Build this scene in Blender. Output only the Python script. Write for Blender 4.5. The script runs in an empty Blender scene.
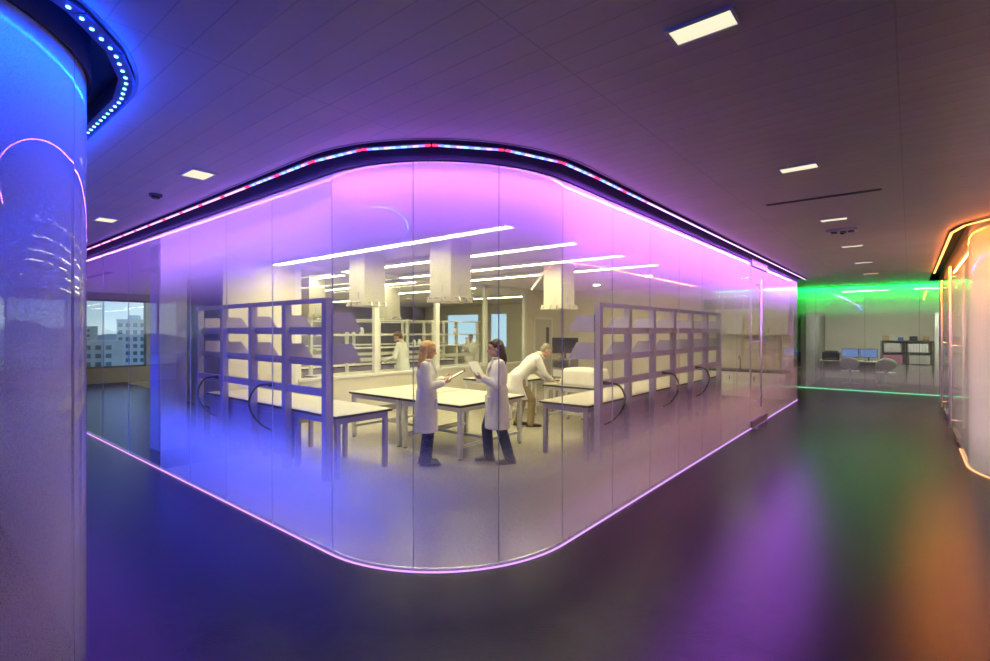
import bpy, bmesh, math, random
from mathutils import Vector, Matrix
random.seed(7)
S = bpy.context.scene
COL = S.collection
V = Vector
PI = math.pi

# ------------------------------------------------------------------ materials
def mat(name, color, rough=0.5, metal=0.0, var=0.06, scale=6.0, bump=0.0, bscale=40.0, emit=None, estr=0.0, spec=0.5, trans=0.0):
    m = bpy.data.materials.new(name); m.use_nodes = True
    nt = m.node_tree; b = nt.nodes['Principled BSDF']
    tc = nt.nodes.new('ShaderNodeTexCoord')
    nz = nt.nodes.new('ShaderNodeTexNoise'); nz.inputs['Scale'].default_value = scale; nz.inputs['Detail'].default_value = 4
    nt.links.new(tc.outputs['Object'], nz.inputs['Vector'])
    rp = nt.nodes.new('ShaderNodeValToRGB')
    c = V(color)
    lo = [max(0, x*(1-var)) for x in c]; hi = [min(1, x*(1+var)) for x in c]
    rp.color_ramp.elements[0].position = .3; rp.color_ramp.elements[1].position = .7
    rp.color_ramp.elements[0].color = (*lo, 1); rp.color_ramp.elements[1].color = (*hi, 1)
    nt.links.new(nz.outputs['Fac'], rp.inputs['Fac']); nt.links.new(rp.outputs['Color'], b.inputs['Base Color'])
    b.inputs['Roughness'].default_value = rough; b.inputs['Metallic'].default_value = metal
    b.inputs['Specular IOR Level'].default_value = spec
    if bump > 0:
        n2 = nt.nodes.new('ShaderNodeTexNoise'); n2.inputs['Scale'].default_value = bscale; n2.inputs['Detail'].default_value = 3
        nt.links.new(tc.outputs['Object'], n2.inputs['Vector'])
        bp = nt.nodes.new('ShaderNodeBump'); bp.inputs['Strength'].default_value = bump; bp.inputs['Distance'].default_value = .02
        nt.links.new(n2.outputs['Fac'], bp.inputs['Height']); nt.links.new(bp.outputs['Normal'], b.inputs['Normal'])
    if emit:
        b.inputs['Emission Color'].default_value = (*emit, 1); b.inputs['Emission Strength'].default_value = estr
    return m

def emission(name, color, strength):
    m = bpy.data.materials.new(name); m.use_nodes = True
    nt = m.node_tree; nt.nodes.clear()
    e = nt.nodes.new('ShaderNodeEmission'); o = nt.nodes.new('ShaderNodeOutputMaterial')
    e.inputs['Color'].default_value = (*color, 1); e.inputs['Strength'].default_value = strength
    nt.links.new(e.outputs[0], o.inputs[0]); return m

def frit(name, lo=0.03, hi_top=0.96, hi_bot=0.88, zt=(1.95, 2.55), zb=(1.0, 0.5), tint=(.97, .99, .98), white=(.88, .87, .86), gloss=.05, trn=.23, rough=.0):
    """clear glass with a white ceramic frit that fades out towards eye height"""
    m = bpy.data.materials.new(name); m.use_nodes = True
    nt = m.node_tree; nt.nodes.clear(); N = nt.nodes.new; L = nt.links.new
    g = N('ShaderNodeNewGeometry'); sx = N('ShaderNodeSeparateXYZ'); L(g.outputs['Position'], sx.inputs[0])
    dv = N('ShaderNodeMath'); dv.operation = 'DIVIDE'; dv.inputs[1].default_value = 3.2; L(sx.outputs['Z'], dv.inputs[0])
    mx = N('ShaderNodeValToRGB'); mx.color_ramp.interpolation = 'LINEAR'; el = mx.color_ramp.elements
    stops = [(0.0, hi_bot*.25), (.05, hi_bot*.6)]
    for k in range(7):                                          # smooth fade at the foot, then at the head
        u = k/6; stops.append((zb[1] + (zb[0]-zb[1])*u, hi_bot + (lo-hi_bot)*u*u*(3-2*u)))
    for k in range(7):
        u = k/6; stops.append((zt[0] + (zt[1]-zt[0])*u, lo + (hi_top-lo)*u*u*(3-2*u)))
    while len(el) < len(stops): el.new(.5)
    for e_, (z, v) in zip(el, stops): e_.position = z/3.2
    for k, (z, v) in enumerate(stops): el[k].position = z/3.2; el[k].color = (v, v, v, 1)
    L(dv.outputs[0], mx.inputs[0])
    sn = N('ShaderNodeVectorMath'); sn.operation = 'SNAP'; sn.inputs[1].default_value = (.0012,)*3; L(g.outputs['Position'], sn.inputs[0])
    wn = N('ShaderNodeTexWhiteNoise'); L(sn.outputs[0], wn.inputs['Vector'])
    dots = N('ShaderNodeMath'); dots.operation = 'LESS_THAN'; L(wn.outputs['Value'], dots.inputs[0]); L(mx.outputs[0], dots.inputs[1])   # fine ceramic dots, denser towards head and foot
    tr = N('ShaderNodeBsdfTransparent'); tr.inputs[0].default_value = (*tint, 1)
    df = N('ShaderNodeBsdfDiffuse'); df.inputs[0].default_value = (*white, 1)
    tl = N('ShaderNodeBsdfTranslucent'); tl.inputs[0].default_value = (*white, 1)
    mf = N('ShaderNodeMixShader'); mf.inputs[0].default_value = trn; L(df.outputs[0], mf.inputs[1]); L(tl.outputs[0], mf.inputs[2])
    m1 = N('ShaderNodeMixShader'); L(dots.outputs[0], m1.inputs[0]); L(tr.outputs[0], m1.inputs[1]); L(mf.outputs[0], m1.inputs[2])
    lw = N('ShaderNodeLayerWeight'); lw.inputs['Blend'].default_value = .5
    pw = N('ShaderNodeMath'); pw.operation = 'POWER'; pw.inputs[1].default_value = 5; L(lw.outputs['Facing'], pw.inputs[0])
    ma = N('ShaderNodeMath'); ma.operation = 'MULTIPLY_ADD'; ma.inputs[1].default_value = .85; ma.inputs[2].default_value = gloss; L(pw.outputs[0], ma.inputs[0])
    gl = N('ShaderNodeBsdfGlossy'); gl.inputs['Roughness'].default_value = rough
    m2 = N('ShaderNodeMixShader'); L(ma.outputs[0], m2.inputs[0]); L(m1.outputs[0], m2.inputs[1]); L(gl.outputs[0], m2.inputs[2])
    o = N('ShaderNodeOutputMaterial'); L(m2.outputs[0], o.inputs[0]); return m

def clear_face(name, tint=(.985, .995, .99)):
    m = bpy.data.materials.new(name); m.use_nodes = True
    nt = m.node_tree; nt.nodes.clear(); N = nt.nodes.new; L = nt.links.new
    tr = N('ShaderNodeBsdfTransparent'); tr.inputs[0].default_value = (*tint, 1)
    gl = N('ShaderNodeBsdfGlossy'); gl.inputs['Roughness'].default_value = 0
    mi = N('ShaderNodeMixShader'); mi.inputs[0].default_value = .03; L(tr.outputs[0], mi.inputs[1]); L(gl.outputs[0], mi.inputs[2])
    o = N('ShaderNodeOutputMaterial'); L(mi.outputs[0], o.inputs[0]); return m

def slat_ceiling_mat():
    m = mat('linear_metal_ceiling', (.70, .60, .57), rough=.4, metal=.1, var=.05, scale=2)
    nt = m.node_tree; N = nt.nodes.new; L = nt.links.new; b = nt.nodes['Principled BSDF']
    g = N('ShaderNodeNewGeometry'); sx = N('ShaderNodeSeparateXYZ'); L(g.outputs['Position'], sx.inputs[0])
    def frac(sock, off, pitch):
        a = N('ShaderNodeMath'); a.operation = 'ADD'; a.inputs[1].default_value = off; L(sock, a.inputs[0])
        d = N('ShaderNodeMath'); d.operation = 'DIVIDE'; d.inputs[1].default_value = pitch; L(a.outputs[0], d.inputs[0])
        f = N('ShaderNodeMath'); f.operation = 'FRACT'; L(d.outputs[0], f.inputs[0]); return f
    fy = frac(sx.outputs['Y'], 50 - .05, .15); fx = frac(sx.outputs['X'], 64 + 1.33, 1.28)
    def groove(f, w):
        c = N('ShaderNodeMath'); c.operation = 'LESS_THAN'; c.inputs[1].default_value = w; L(f.outputs[0], c.inputs[0]); return c
    gy = groove(fy, .05); gx = groove(fx, .006)
    mx = N('ShaderNodeMath'); mx.operation = 'MAXIMUM'; L(gy.outputs[0], mx.inputs[0]); L(gx.outputs[0], mx.inputs[1])
    old = b.inputs['Base Color'].links[0].from_socket
    mc = N('ShaderNodeMix'); mc.data_type = 'RGBA'; L(mx.outputs[0], mc.inputs['Factor']); L(old, mc.inputs['A']); mc.inputs['B'].default_value = (.54, .465, .45, 1)
    L(mc.outputs['Result'], b.inputs['Base Color'])
    # shallow arched profile of every slat
    p1 = N('ShaderNodeMath'); p1.operation = 'SUBTRACT'; p1.inputs[1].default_value = .5; L(fy.outputs[0], p1.inputs[0])
    p2 = N('ShaderNodeMath'); p2.operation = 'MULTIPLY'; L(p1.outputs[0], p2.inputs[0]); L(p1.outputs[0], p2.inputs[1])
    bp = N('ShaderNodeBump'); bp.inputs['Strength'].default_value = .25; bp.inputs['Distance'].default_value = .02
    L(p2.outputs[0], bp.inputs['Height']); L(bp.outputs['Normal'], b.inputs['Normal'])
    return m

M = dict(
    floor=mat('dark_epoxy_floor', (.019, .013, .019), spec=.17, rough=.24, var=.12, scale=3, bump=.10, bscale=110),
    labfloor=mat('beige_vinyl_floor', (.46, .42, .35), rough=.22, var=.04, scale=2, bump=.02, bscale=20),
    ceiling=slat_ceiling_mat(),
    labceil=mat('white_plaster_ceiling', (.80, .77, .68), rough=.8, var=.02),
    slab=mat('dark_cove', (.10, .10, .11), rough=.7),
    channel=mat('dark_polished_channel', (.05, .05, .08), spec=.1, rough=.6, metal=.0, var=.03),
    cove=mat('cove_trim_metal', (.35, .34, .36), rough=.4, metal=.4),
    wall=mat('cream_wall', (.72, .68, .58), rough=.8, var=.03, scale=2),
    wallgrey=mat('grey_wall', (.38, .37, .38), rough=.8, var=.03, scale=2),
    white=mat('white_painted_metal', (.80, .79, .76), rough=.45, var=.02),
    rack=mat('lavender_grey_powder_coat', (.38, .33, .52), rough=.45, var=.03),
    top=mat('white_laminate', (.70, .66, .56), rough=.30, var=.02, scale=3),
    edge=mat('black_edge_band', (.02, .02, .025), rough=.4),
    satin=mat('satin_steel', (.75, .74, .74), rough=.42, metal=.35, var=.02),
    steel=mat('brushed_steel', (.6, .6, .62), rough=.22, metal=.95, var=.03, scale=20),
    black=mat('black_plastic', (.02, .02, .022), rough=.35),
    rubber=mat('black_rubber', (.015, .015, .018), rough=.5),
    screen=mat('dark_screen', (.012, .014, .018), rough=.12),
    base=mat('grey_rubber_base', (.16, .15, .15), rough=.6),
    sealclear=mat('clear_silicone_seal', (.42, .42, .48), rough=.4),
    seal=mat('grey_silicone_seal', (.20, .20, .26), rough=.5),
    coat=mat('white_cotton_coat', (.83, .81, .78), rough=.85, var=.05, scale=9, bump=.5, bscale=14),
    jeans=mat('dark_blue_denim', (.018, .026, .075), rough=.9, var=.25, scale=20, bump=.3, bscale=60),
    jeans2=mat('blue_denim', (.028, .048, .11), rough=.9, var=.25, scale=20, bump=.3, bscale=60),
    khaki=mat('khaki_cotton', (.33, .25, .15), rough=.9, var=.1, scale=15, bump=.3, bscale=40),
    grey_trousers=mat('grey_wool_trousers', (.09, .09, .10), rough=.9, var=.1, scale=20),
    skin=mat('skin', (.62, .36, .26), rough=.5, var=.06, scale=20),
    blonde=mat('blonde_hair', (.68, .42, .16), rough=.5, var=.3, scale=40, bump=.6, bscale=60),
    brown=mat('dark_brown_hair', (.07, .028, .016), rough=.45, var=.3, scale=40, bump=.6, bscale=60),
    chestnut=mat('chestnut_hair', (.10, .045, .02), rough=.5, var=.3, scale=40, bump=.6, bscale=60),
    greyhair=mat('grey_hair', (.26, .22, .18), rough=.6, var=.3, scale=50, bump=.6, bscale=70),
    blackhair=mat('black_hair', (.02, .016, .014), rough=.5, var=.3, scale=50),
    shoe=mat('black_leather_shoe', (.02, .02, .02), rough=.4),
    shoebrown=mat('brown_leather_shoe', (.09, .04, .02), rough=.45),
    sneaker=mat('grey_suede_shoe', (.17, .17, .19), rough=.8),
    eye=mat('dark_eye', (.02, .015, .012), rough=.2),
    lips=mat('lips', (.42, .14, .12), rough=.4),
    shirt=mat('pale_blue_shirt', (.35, .45, .6), rough=.9, var=.05),
    paper=mat('white_paper', (.85, .85, .84), rough=.8, var=.01),
    board=mat('brown_clipboard', (.20, .16, .13), rough=.5, var=.1),
    cloth=mat('white_dust_cloth', (.80, .76, .68), rough=.9, var=.03, scale=5, bump=.3, bscale=12),
    brick=mat('concrete_tower', (.62, .62, .64), rough=.9, var=.05, scale=.3),
    brick2=mat('tan_render', (.55, .52, .48), rough=.9, var=.05, scale=.3),
    glassdark=mat('dark_window_glass', (.06, .08, .11), rough=.15),
    ground=mat('city_ground', (.25, .29, .28), rough=.95, var=.3, scale=.02),
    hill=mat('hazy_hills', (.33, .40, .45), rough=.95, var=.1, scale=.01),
    cream=mat('cream_enamel', (.58, .55, .45), rough=.5, var=.02),
    cab=mat('pale_grey_cabinet', (.55, .54, .50), rough=.5, var=.02),
    orangebin=mat('pink_box', (.55, .22, .35), rough=.6),
    bluebin=mat('blue_box', (.07, .16, .5), rough=.5),
    carton=mat('brown_carton', (.30, .19, .10), rough=.8, var=.1),
    glass=clear_face('clear_glass_back'),
    pane=frit('clear_pane', lo=.0, hi_top=.0, hi_bot=.0, gloss=.05),
    frit=frit('gradient_frit_glass'),
    frit_clear=frit('faint_frit_glass', lo=.02, hi_top=.34, hi_bot=.12, gloss=.05),
    frit_blue=frit('dense_frit_glass', lo=.50, hi_top=.95, hi_bot=.92, zt=(1.7, 2.6), zb=(1.35, .6), gloss=.045, trn=.45),
    frit_orange=frit('full_frit_glass', lo=.78, hi_top=.95, hi_bot=.92, zt=(1.8, 2.6), zb=(1.2, .5), gloss=.05, trn=.5),
    frit_green=frit('top_frit_glass', lo=.05, hi_top=.92, hi_bot=.66, zt=(2.08, 2.36), zb=(.85, .35), gloss=.05, trn=.4),
    lablight=emission('warm_fluorescent_diffuser', (1, .90, .50), 21.0),
    spot=emission('round_downlight_diffuser', (1, .88, .52), 110.0),
    dlight=emission('downlight_diffuser', (1, .93, .66), .62),
    officelight=emission('office_diffuser', (1, .95, .78), 46.0),
    led_red=emission('led_red', (1, .03, .10), 2.2),
    led_blue=emission('led_blue', (.12, .14, 1), 2.6),
    led_cyan=emission('led_cyan', (.2, .55, 1), 2.0),
    led_pink=emission('led_pink', (1, .42, 1), 1.5),
    led_violet=emission('led_violet', (.72, .42, 1), 1.8),
    led_base=emission('led_base_violet', (.70, .36, 1), .9),
    led_deep=emission('led_deep_blue', (.10, .36, 1), 6.0),
    led_orange=emission('led_orange', (1, .32, .06), 4.0),
    led_green=emission('led_green', (.0, 1, .12), 1.6),
    led_green_base=emission('led_green_base', (.25, 1, .5), .7),
    led_orange_base=emission('led_orange_base', (1, .45, .2), 1.0),
    ledboard=mat('blue_lit_led_board', (.10, .16, .55), rough=.4),  # blue cast of the diodes put into the board's base colour
    mon=emission('lit_monitor', (.30, .50, 1), .3),
)

# ------------------------------------------------------------------ mesh helpers
class MB:
    def __init__(s): s.bm = bmesh.new(); s.mi = 0
    def _mark(s, n0):
        s.bm.faces.ensure_lookup_table()
        for f in s.bm.faces[n0:]: f.material_index = s.mi
    def box(s, x0, x1, y0, y1, z0, z1, mi=0, bevel=0, rot=None):
        s.mi = mi; n0 = len(s.bm.faces)
        mtx = Matrix.Translation(((x0+x1)/2, (y0+y1)/2, (z0+z1)/2))
        if rot is not None: mtx = mtx @ rot
        mtx = mtx @ Matrix.Diagonal((abs(x1-x0), abs(y1-y0), abs(z1-z0), 1))
        r = bmesh.ops.create_cube(s.bm, size=1, matrix=mtx)
        if bevel:
            es = list({e for v in r['verts'] for e in v.link_edges})
            bmesh.ops.bevel(s.bm, geom=es, offset=bevel, segments=2, profile=.5, affect='EDGES')
        s._mark(n0); return s
    def prism(s, pts, vec, mi=0):
        """closed polygon pts (3D) swept along vec"""
        s.mi = mi; n0 = len(s.bm.faces); vec = V(vec)
        a = [s.bm.verts.new(p) for p in pts]; b = [s.bm.verts.new(V(p)+vec) for p in pts]
        n = len(pts)
        s.bm.faces.new(a); s.bm.faces.new(b[::-1])
        for i in range(n): s.bm.faces.new((a[i], b[i], b[(i+1) % n], a[(i+1) % n]))
        s._mark(n0); return s
    def tube(s, pts, r, seg=8, mi=0):
        s.mi = mi; n0 = len(s.bm.faces); pts = [V(p) for p in pts]; rings = []
        for i, p in enumerate(pts):
            t = (pts[min(i+1, len(pts)-1)] - pts[max(i-1, 0)]).normalized()
            u = t.cross(V((0, 0, 1)));
            if u.length < .05: u = t.cross(V((1, 0, 0)))
            u.normalize(); w = t.cross(u)
            rr = r[i] if isinstance(r, (list, tuple)) else r
            rings.append([s.bm.verts.new(p + (u*math.cos(2*PI*k/seg) + w*math.sin(2*PI*k/seg))*rr) for k in range(seg)])
        for a, b in zip(rings, rings[1:]):
            for k in range(seg): s.bm.faces.new((a[k], a[(k+1) % seg], b[(k+1) % seg], b[k]))
        s.bm.faces.new(rings[0][::-1]); s.bm.faces.new(rings[-1]); s._mark(n0); return s
    def disc(s, c, r, h, seg=12, mi=0):
        s.mi = mi; n0 = len(s.bm.faces)
        bmesh.ops.create_cone(s.bm, cap_ends=True, segments=seg, radius1=r, radius2=r, depth=h, matrix=Matrix.Translation(c)); s._mark(n0); return s
    def ball(s, c, rad, rot=None, sub=2, mi=0):
        s.mi = mi; n0 = len(s.bm.faces)
        mtx = Matrix.Translation(c)
        if rot is not None: mtx = mtx @ rot
        mtx = mtx @ Matrix.Diagonal((*rad, 1))
        bmesh.ops.create_icosphere(s.bm, subdivisions=sub, radius=1, matrix=mtx); s._mark(n0); return s
    def capsule(s, a, b, r0, r1, seg=12):
        a = V(a); b = V(b); d = b-a
        s.ball(a, (r0,)*3); s.ball(b, (r1,)*3)
        if d.length > 1e-5:
            q = d.to_track_quat('Z', 'Y').to_matrix().to_4x4()
            bmesh.ops.create_cone(s.bm, cap_ends=True, segments=seg, radius1=r0, radius2=r1, depth=d.length, matrix=Matrix.Translation((a+b)/2) @ q)
        return s
    def loft(s, rings, seg=20):
        """rings: (center, right, fwd, rx, ry)"""
        rr = []
        for c, u, w, rx, ry in rings:
            c = V(c); u = V(u); w = V(w)
            rr.append([s.bm.verts.new(c + u*rx*math.cos(2*PI*k/seg) + w*ry*math.sin(2*PI*k/seg)) for k in range(seg)])
        for a, b in zip(rr, rr[1:]):
            for k in range(seg): s.bm.faces.new((a[k], a[(k+1) % seg], b[(k+1) % seg], b[k]))
        s.bm.faces.new(rr[0][::-1]); s.bm.faces.new(rr[-1]); return s
    def build(s, name, mats, parent=None, smooth=False, loc=None):
        if not isinstance(mats, (list, tuple)): mats = [mats]
        bmesh.ops.recalc_face_normals(s.bm, faces=s.bm.faces)
        me = bpy.data.meshes.new(name); s.bm.to_mesh(me); s.bm.free()
        for m in mats: me.materials.append(m)
        if smooth:
            for p in me.polygons: p.use_smooth = True
        o = bpy.data.objects.new(name, me); COL.objects.link(o)
        if parent: o.parent = parent
        if loc: o.location = loc
        return o
    def blob(s, name, m, parent, voxel=.012, smooth=5):
        """fuse overlapping volumes into one continuous smooth skin"""
        bmesh.ops.recalc_face_normals(s.bm, faces=s.bm.faces)
        me = bpy.data.meshes.new('tmp'); s.bm.to_mesh(me); s.bm.free()
        t = bpy.data.objects.new('tmp', me); COL.objects.link(t)
        r = t.modifiers.new('r', 'REMESH'); r.mode = 'VOXEL'; r.voxel_size = voxel
        if smooth:
            q = t.modifiers.new('s', 'SMOOTH'); q.iterations = smooth; q.factor = .5
        dg = bpy.context.evaluated_depsgraph_get()
        nm = bpy.data.meshes.new_from_object(t.evaluated_get(dg)); nm.name = name
        bpy.data.objects.remove(t); bpy.data.meshes.remove(me)
        nm.materials.clear(); nm.materials.append(m)
        for p in nm.polygons: p.use_smooth = True
        o = bpy.data.objects.new(name, nm); COL.objects.link(o); o.parent = parent
        return o

def tag(o, label=None, cat=None, group=None, kind=None):
    if label: o['label'] = label
    if cat: o['category'] = cat
    if group: o['group'] = group
    if kind: o['kind'] = kind
    return o
def thing(name, label, cat, loc=(0, 0, 0), rz=0, group=None):
    o = bpy.data.objects.new(name, None); COL.objects.link(o)
    o.location = loc; o.rotation_euler = (0, 0, rz); o.empty_display_size = .1
    return tag(o, label, cat, group)
def struct(o, label=None):
    o['kind'] = 'structure'
    if label: o['label'] = label
    return o
def sempty(name, loc=(0, 0, 0), label=None):
    o = bpy.data.objects.new(name, None); COL.objects.link(o); o.location = loc
    return struct(o, label)
def copy_tree(o, parent=None):
    c = o.copy(); COL.objects.link(c)
    if parent: c.parent = parent
    for ch in list(o.children): copy_tree(ch, c)
    return c
def fill_poly(name, outer, holes, z, m, parent=None):
    cu = bpy.data.curves.new(name, 'CURVE'); cu.dimensions = '2D'; cu.fill_mode = 'BOTH'
    for pts in [outer] + holes:
        sp = cu.splines.new('POLY'); sp.points.add(len(pts)-1); sp.use_cyclic_u = True
        for p, q in zip(sp.points, pts): p.co = (q[0], q[1], 0, 1)
    t = bpy.data.objects.new('tmp', cu); COL.objects.link(t)
    dg = bpy.context.evaluated_depsgraph_get()
    me = bpy.data.meshes.new_from_object(t.evaluated_get(dg)); bpy.data.objects.remove(t)
    me.name = name
    for v in me.vertices: v.co.z = z
    me.materials.clear(); me.materials.append(m)
    o = bpy.data.objects.new(name, me); COL.objects.link(o)
    if parent: o.parent = parent
    return o

def area(name, loc, direction, tangent, lx, ly, color, power, spread=PI):
    l = bpy.data.lights.new(name, 'AREA'); l.shape = 'RECTANGLE'; l.size = lx; l.size_y = ly
    l.color = color; l.energy = power; l.spread = spread
    o = bpy.data.objects.new(name, l); COL.objects.link(o)
    z = -V(direction).normalized(); x = V(tangent).normalized(); x = (x - z*x.dot(z)).normalized(); y = z.cross(x)
    mt = Matrix((x, y, z)).transposed().to_4x4(); mt.translation = V(loc); o.matrix_world = mt
    return o

# ------------------------------------------------------------------ plan of the glazed boxes
WX, WY, WR, YEND = -2.19, 2.24, 1.30, 14.66          # main laboratory: right wall, left wall, corner radius, far end
def arc(cx, cy, r, a0, a1, n):
    return [(cx + r*math.cos(a0+(a1-a0)*i/n), cy + r*math.sin(a0+(a1-a0)*i/n)) for i in range(n+1)]
def path_main(off, x_end=-13.0, y_end=YEND, n=24):
    return [(x_end, WY-off)] + arc(WX-WR, WY+WR, WR+off, -PI/2, 0, n) + [(WX+off, y_end)]
BCX, BCY, BR = -3.45, -.34, 1.03                      # blue box
def path_blue(off, x_end=-13.0, y_end=-3.6, n=20):
    return [(x_end, BCY+BR+off)] + arc(BCX, BCY, BR+off, PI/2, 0, n) + [(BCX+BR+off, y_end)]
OX, OY, OR = .585, 8.95, 1.30                         # orange box
def path_orange(off, y_end=17.6, x_end=5.6, n=20):
    return [(OX-off, y_end)] + arc(OX+OR, OY, OR+off, PI, 1.5*PI, n) + [(x_end, OY-OR-off)]

def strip(mb, pa, pb, z0, z1, mi=0):
    """solid band between two parallel paths"""
    n0 = len(mb.bm.faces); mb.mi = mi
    q = []
    for a, b in zip(pa, pb):
        q.append([mb.bm.verts.new((a[0], a[1], z0)), mb.bm.verts.new((b[0], b[1], z0)), mb.bm.verts.new((b[0], b[1], z1)), mb.bm.verts.new((a[0], a[1], z1))])
    for u, v in zip(q, q[1:]):
        for k in range(4): mb.bm.faces.new((u[k], u[(k+1) % 4], v[(k+1) % 4], v[k]))
    mb.bm.faces.new(q[0]); mb.bm.faces.new(q[-1][::-1]); mb._mark(n0); return mb

def resample(path, step):
    """points every step along a polyline, with tangents"""
    out = []; P = [V((p[0], p[1], 0)) for p in path]
    d = 0; tot = sum((b-a).length for a, b in zip(P, P[1:])); n = max(1, round(tot/step)); st = tot/n
    want = [i*st for i in range(n+1)]; acc = 0; j = 0
    for w in want:
        while j < len(P)-2 and acc + (P[j+1]-P[j]).length < w - 1e-9: acc += (P[j+1]-P[j]).length; j += 1
        t = (P[j+1]-P[j]).normalized(); out.append((P[j] + t*(w-acc), t))
    return out

def pane(name, pts_out, pts_in, z0, z1, mo, parent):
    """solid curved or flat glass pane: the frit is on its outer face (slot 0), the other faces are clear"""
    bm = bmesh.new(); q = []
    for a, b in zip(pts_out, pts_in):
        q.append([bm.verts.new((a[0], a[1], z0)), bm.verts.new((b[0], b[1], z0)), bm.verts.new((b[0], b[1], z1)), bm.verts.new((a[0], a[1], z1))])
    for u, v in zip(q, q[1:]):
        for k in range(4):
            f = bm.faces.new((u[k], u[(k+1) % 4], v[(k+1) % 4], v[k])); f.material_index = 0 if k == 3 else 1; f.smooth = k in (1, 3) and len(q) > 2
    for f in (bm.faces.new(q[0]), bm.faces.new(q[-1][::-1])): f.material_index = 1
    bmesh.ops.recalc_face_normals(bm, faces=bm.faces)
    for e_ in bm.edges:
        if e_.calc_face_angle(0) > .5: e_.smooth = False
    me = bpy.data.meshes.new(name); bm.to_mesh(me); bm.free(); me.materials.append(mo); me.materials.append(M['glass'])
    o = bpy.data.objects.new(name, me); COL.objects.link(o); o.parent = parent; return o

CZ = 3.06; LZ = 3.0; GT = 3.14
# ------------------------------------------------------------------ floor, ceilings, shell
lab_in = path_main(-.012, x_end=-20.5) ; lab_outline = lab_in + [(-8.8, YEND), (-8.8, 19), (-20.5, 19)]
lab_in2 = path_main(-.012, x_end=-8.0) + [(-8.9, YEND), (-8.9, 19), (-20.5, 19), (-20.5, 5.0), (-8.9, 5.0), (-8.9, 3.6), (-8.0, 3.6)]
lab_floor_outline = path_main(-.012, x_end=-7.29) + [(-8.9, YEND), (-8.9, 19), (-20.5, 19), (-20.5, 5.2), (-8.9, 5.2), (-8.9, 3.6), (-7.29, 3.6)]
struct(fill_poly('floor', [(-20.6, -4), (6, -4), (6, 24), (-20.6, 24)], [lab_floor_outline], 0, M['floor']))
struct(fill_poly('floor_laboratory', lab_floor_outline, [], 0, M['labfloor']))
slot = .195
hole_main = path_main(slot, x_end=-13.2, y_end=YEND+.2) + [(-8.8, YEND+.2), (-8.8, 19), (-20.5, 19), (-20.5, 3.2), (-13.2, 3.2)]
hole_blue = path_blue(slot, x_end=-13.2) + [(-13.2, -3.6)]
hole_orange = path_orange(slot) + [(5.6, 17.6)]
struct(fill_poly('ceiling', [(-20.6, -4), (6, -4), (6, 24), (-20.6, 24)], [hole_main, hole_blue, hole_orange], CZ, M['ceiling']))
lab_ceil = path_main(-.03, x_end=-13.2) + [(WX-.03, YEND+.2), (-8.8, YEND+.2), (-8.8, 19), (-20.5, 19), (-20.5, 3.2), (-13.2, 3.2)]
struct(fill_poly('ceiling_laboratory', lab_ceil, [], LZ, M['labceil']))
struct(MB().box(-20.8, 6.2, -4.2, 24.2, 3.24, 3.34).build('ceiling_slab', M['slab']))
# cove fascias
c = MB(); strip(c, path_main(slot), path_main(slot+.02), CZ-.004, 3.24); struct(c.build('trim_1', M['cove'], smooth=False))
c = MB(); strip(c, path_blue(slot), path_blue(slot+.02), CZ-.004, 3.24); struct(c.build('trim_2', M['cove']))
c = MB(); strip(c, path_orange(slot), path_orange(slot+.02), CZ-.004, 3.24); struct(c.build('trim_3', M['cove']))
struct(MB().box(-20.8, 6.2, -4.2, -4, 0, 3.24).build('wall_rear', M['wallgrey']))
struct(MB().box(6, 6.2, -4, 24, 0, 3.24).build('wall_right', M['wallgrey']))
struct(MB().box(-8.9, 6.2, 24, 24.2, 0, 3.24).build('wall_far', M['wall']))

# exterior window wall on the left, X = -20.6
wl = MB(); XW = -20.6
wl.box(XW-.2, XW, -4, 19, 0, .5); wl.box(XW-.2, XW, -4, 19, 2.78, 3.24)
opens = [(-3.4, -.2), (1.2, 5.9), (7.0, 10.2)]
ys = [-4] + [v for o in opens for v in o] + [19]
for a, b in zip(ys[0::2], ys[1::2]): wl.box(XW-.2, XW, a, b, .5, 2.78)
struct(wl.build('wall_left', M['wallgrey']))
for i, (a, b) in enumerate(opens):
    w = sempty(f'window_{i+1}', (XW-.1, a, .5)); L = b-a
    fr = MB(); fr.box(-.04, .04, 0, L, 0, .06).box(-.04, .04, 0, L, 2.22, 2.28).box(-.04, .04, 0, .05, .06, 2.22).box(-.04, .04, L-.05, L, .06, 2.22)
    n = max(1, round(L/1.4))
    for k in range(1, n):
        yy = L*k/n
        if i == 1: yy = [1.15, 2.55, 4.02][k-1] if n == 3 or k < 4 else yy
        fr.box(-.04, .04, yy-.03, yy+.03, .06, 2.22)
    fr.build('window_frame', M['base'], w)
    pane('window_glass', [(.0, .05), (.0, L-.05)], [(-.012, .05), (-.012, L-.05)], .06, 2.22, M['pane'], w)
# far wall of the second laboratory, Y = 19, with two windows
wl = MB(); wl.box(-20.6, -8.8, 19, 19.2, 0, .9); wl.box(-20.6, -8.8, 19, 19.2, 2.6, 3.24)
for a, b in ((-20.6, -19.0), (-16.7, -16.0), (-14.9, -8.8)): wl.box(a, b, 19, 19.2, .9, 2.6)
struct(wl.build('wall_second_laboratory', M['wall']))
for i, (a, b) in enumerate(((-19.0, -16.7), (-16.0, -14.9))):
    w = sempty(f'window_{i+4}', (a, 19.1, .9)); L = b-a
    MB().box(0, L, -.03, .03, 0, .05).box(0, L, -.03, .03, 1.65, 1.7).box(0, .04, -.03, .03, .05, 1.65).box(L-.04, L, -.03, .03, .05, 1.65).build('window_frame', M['white'], w)
    pane('window_glass', [(.04, -.01), (L-.04, -.01)], [(.04, .002), (L-.04, .002)], .05, 1.65, M['pane'], w)

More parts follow.
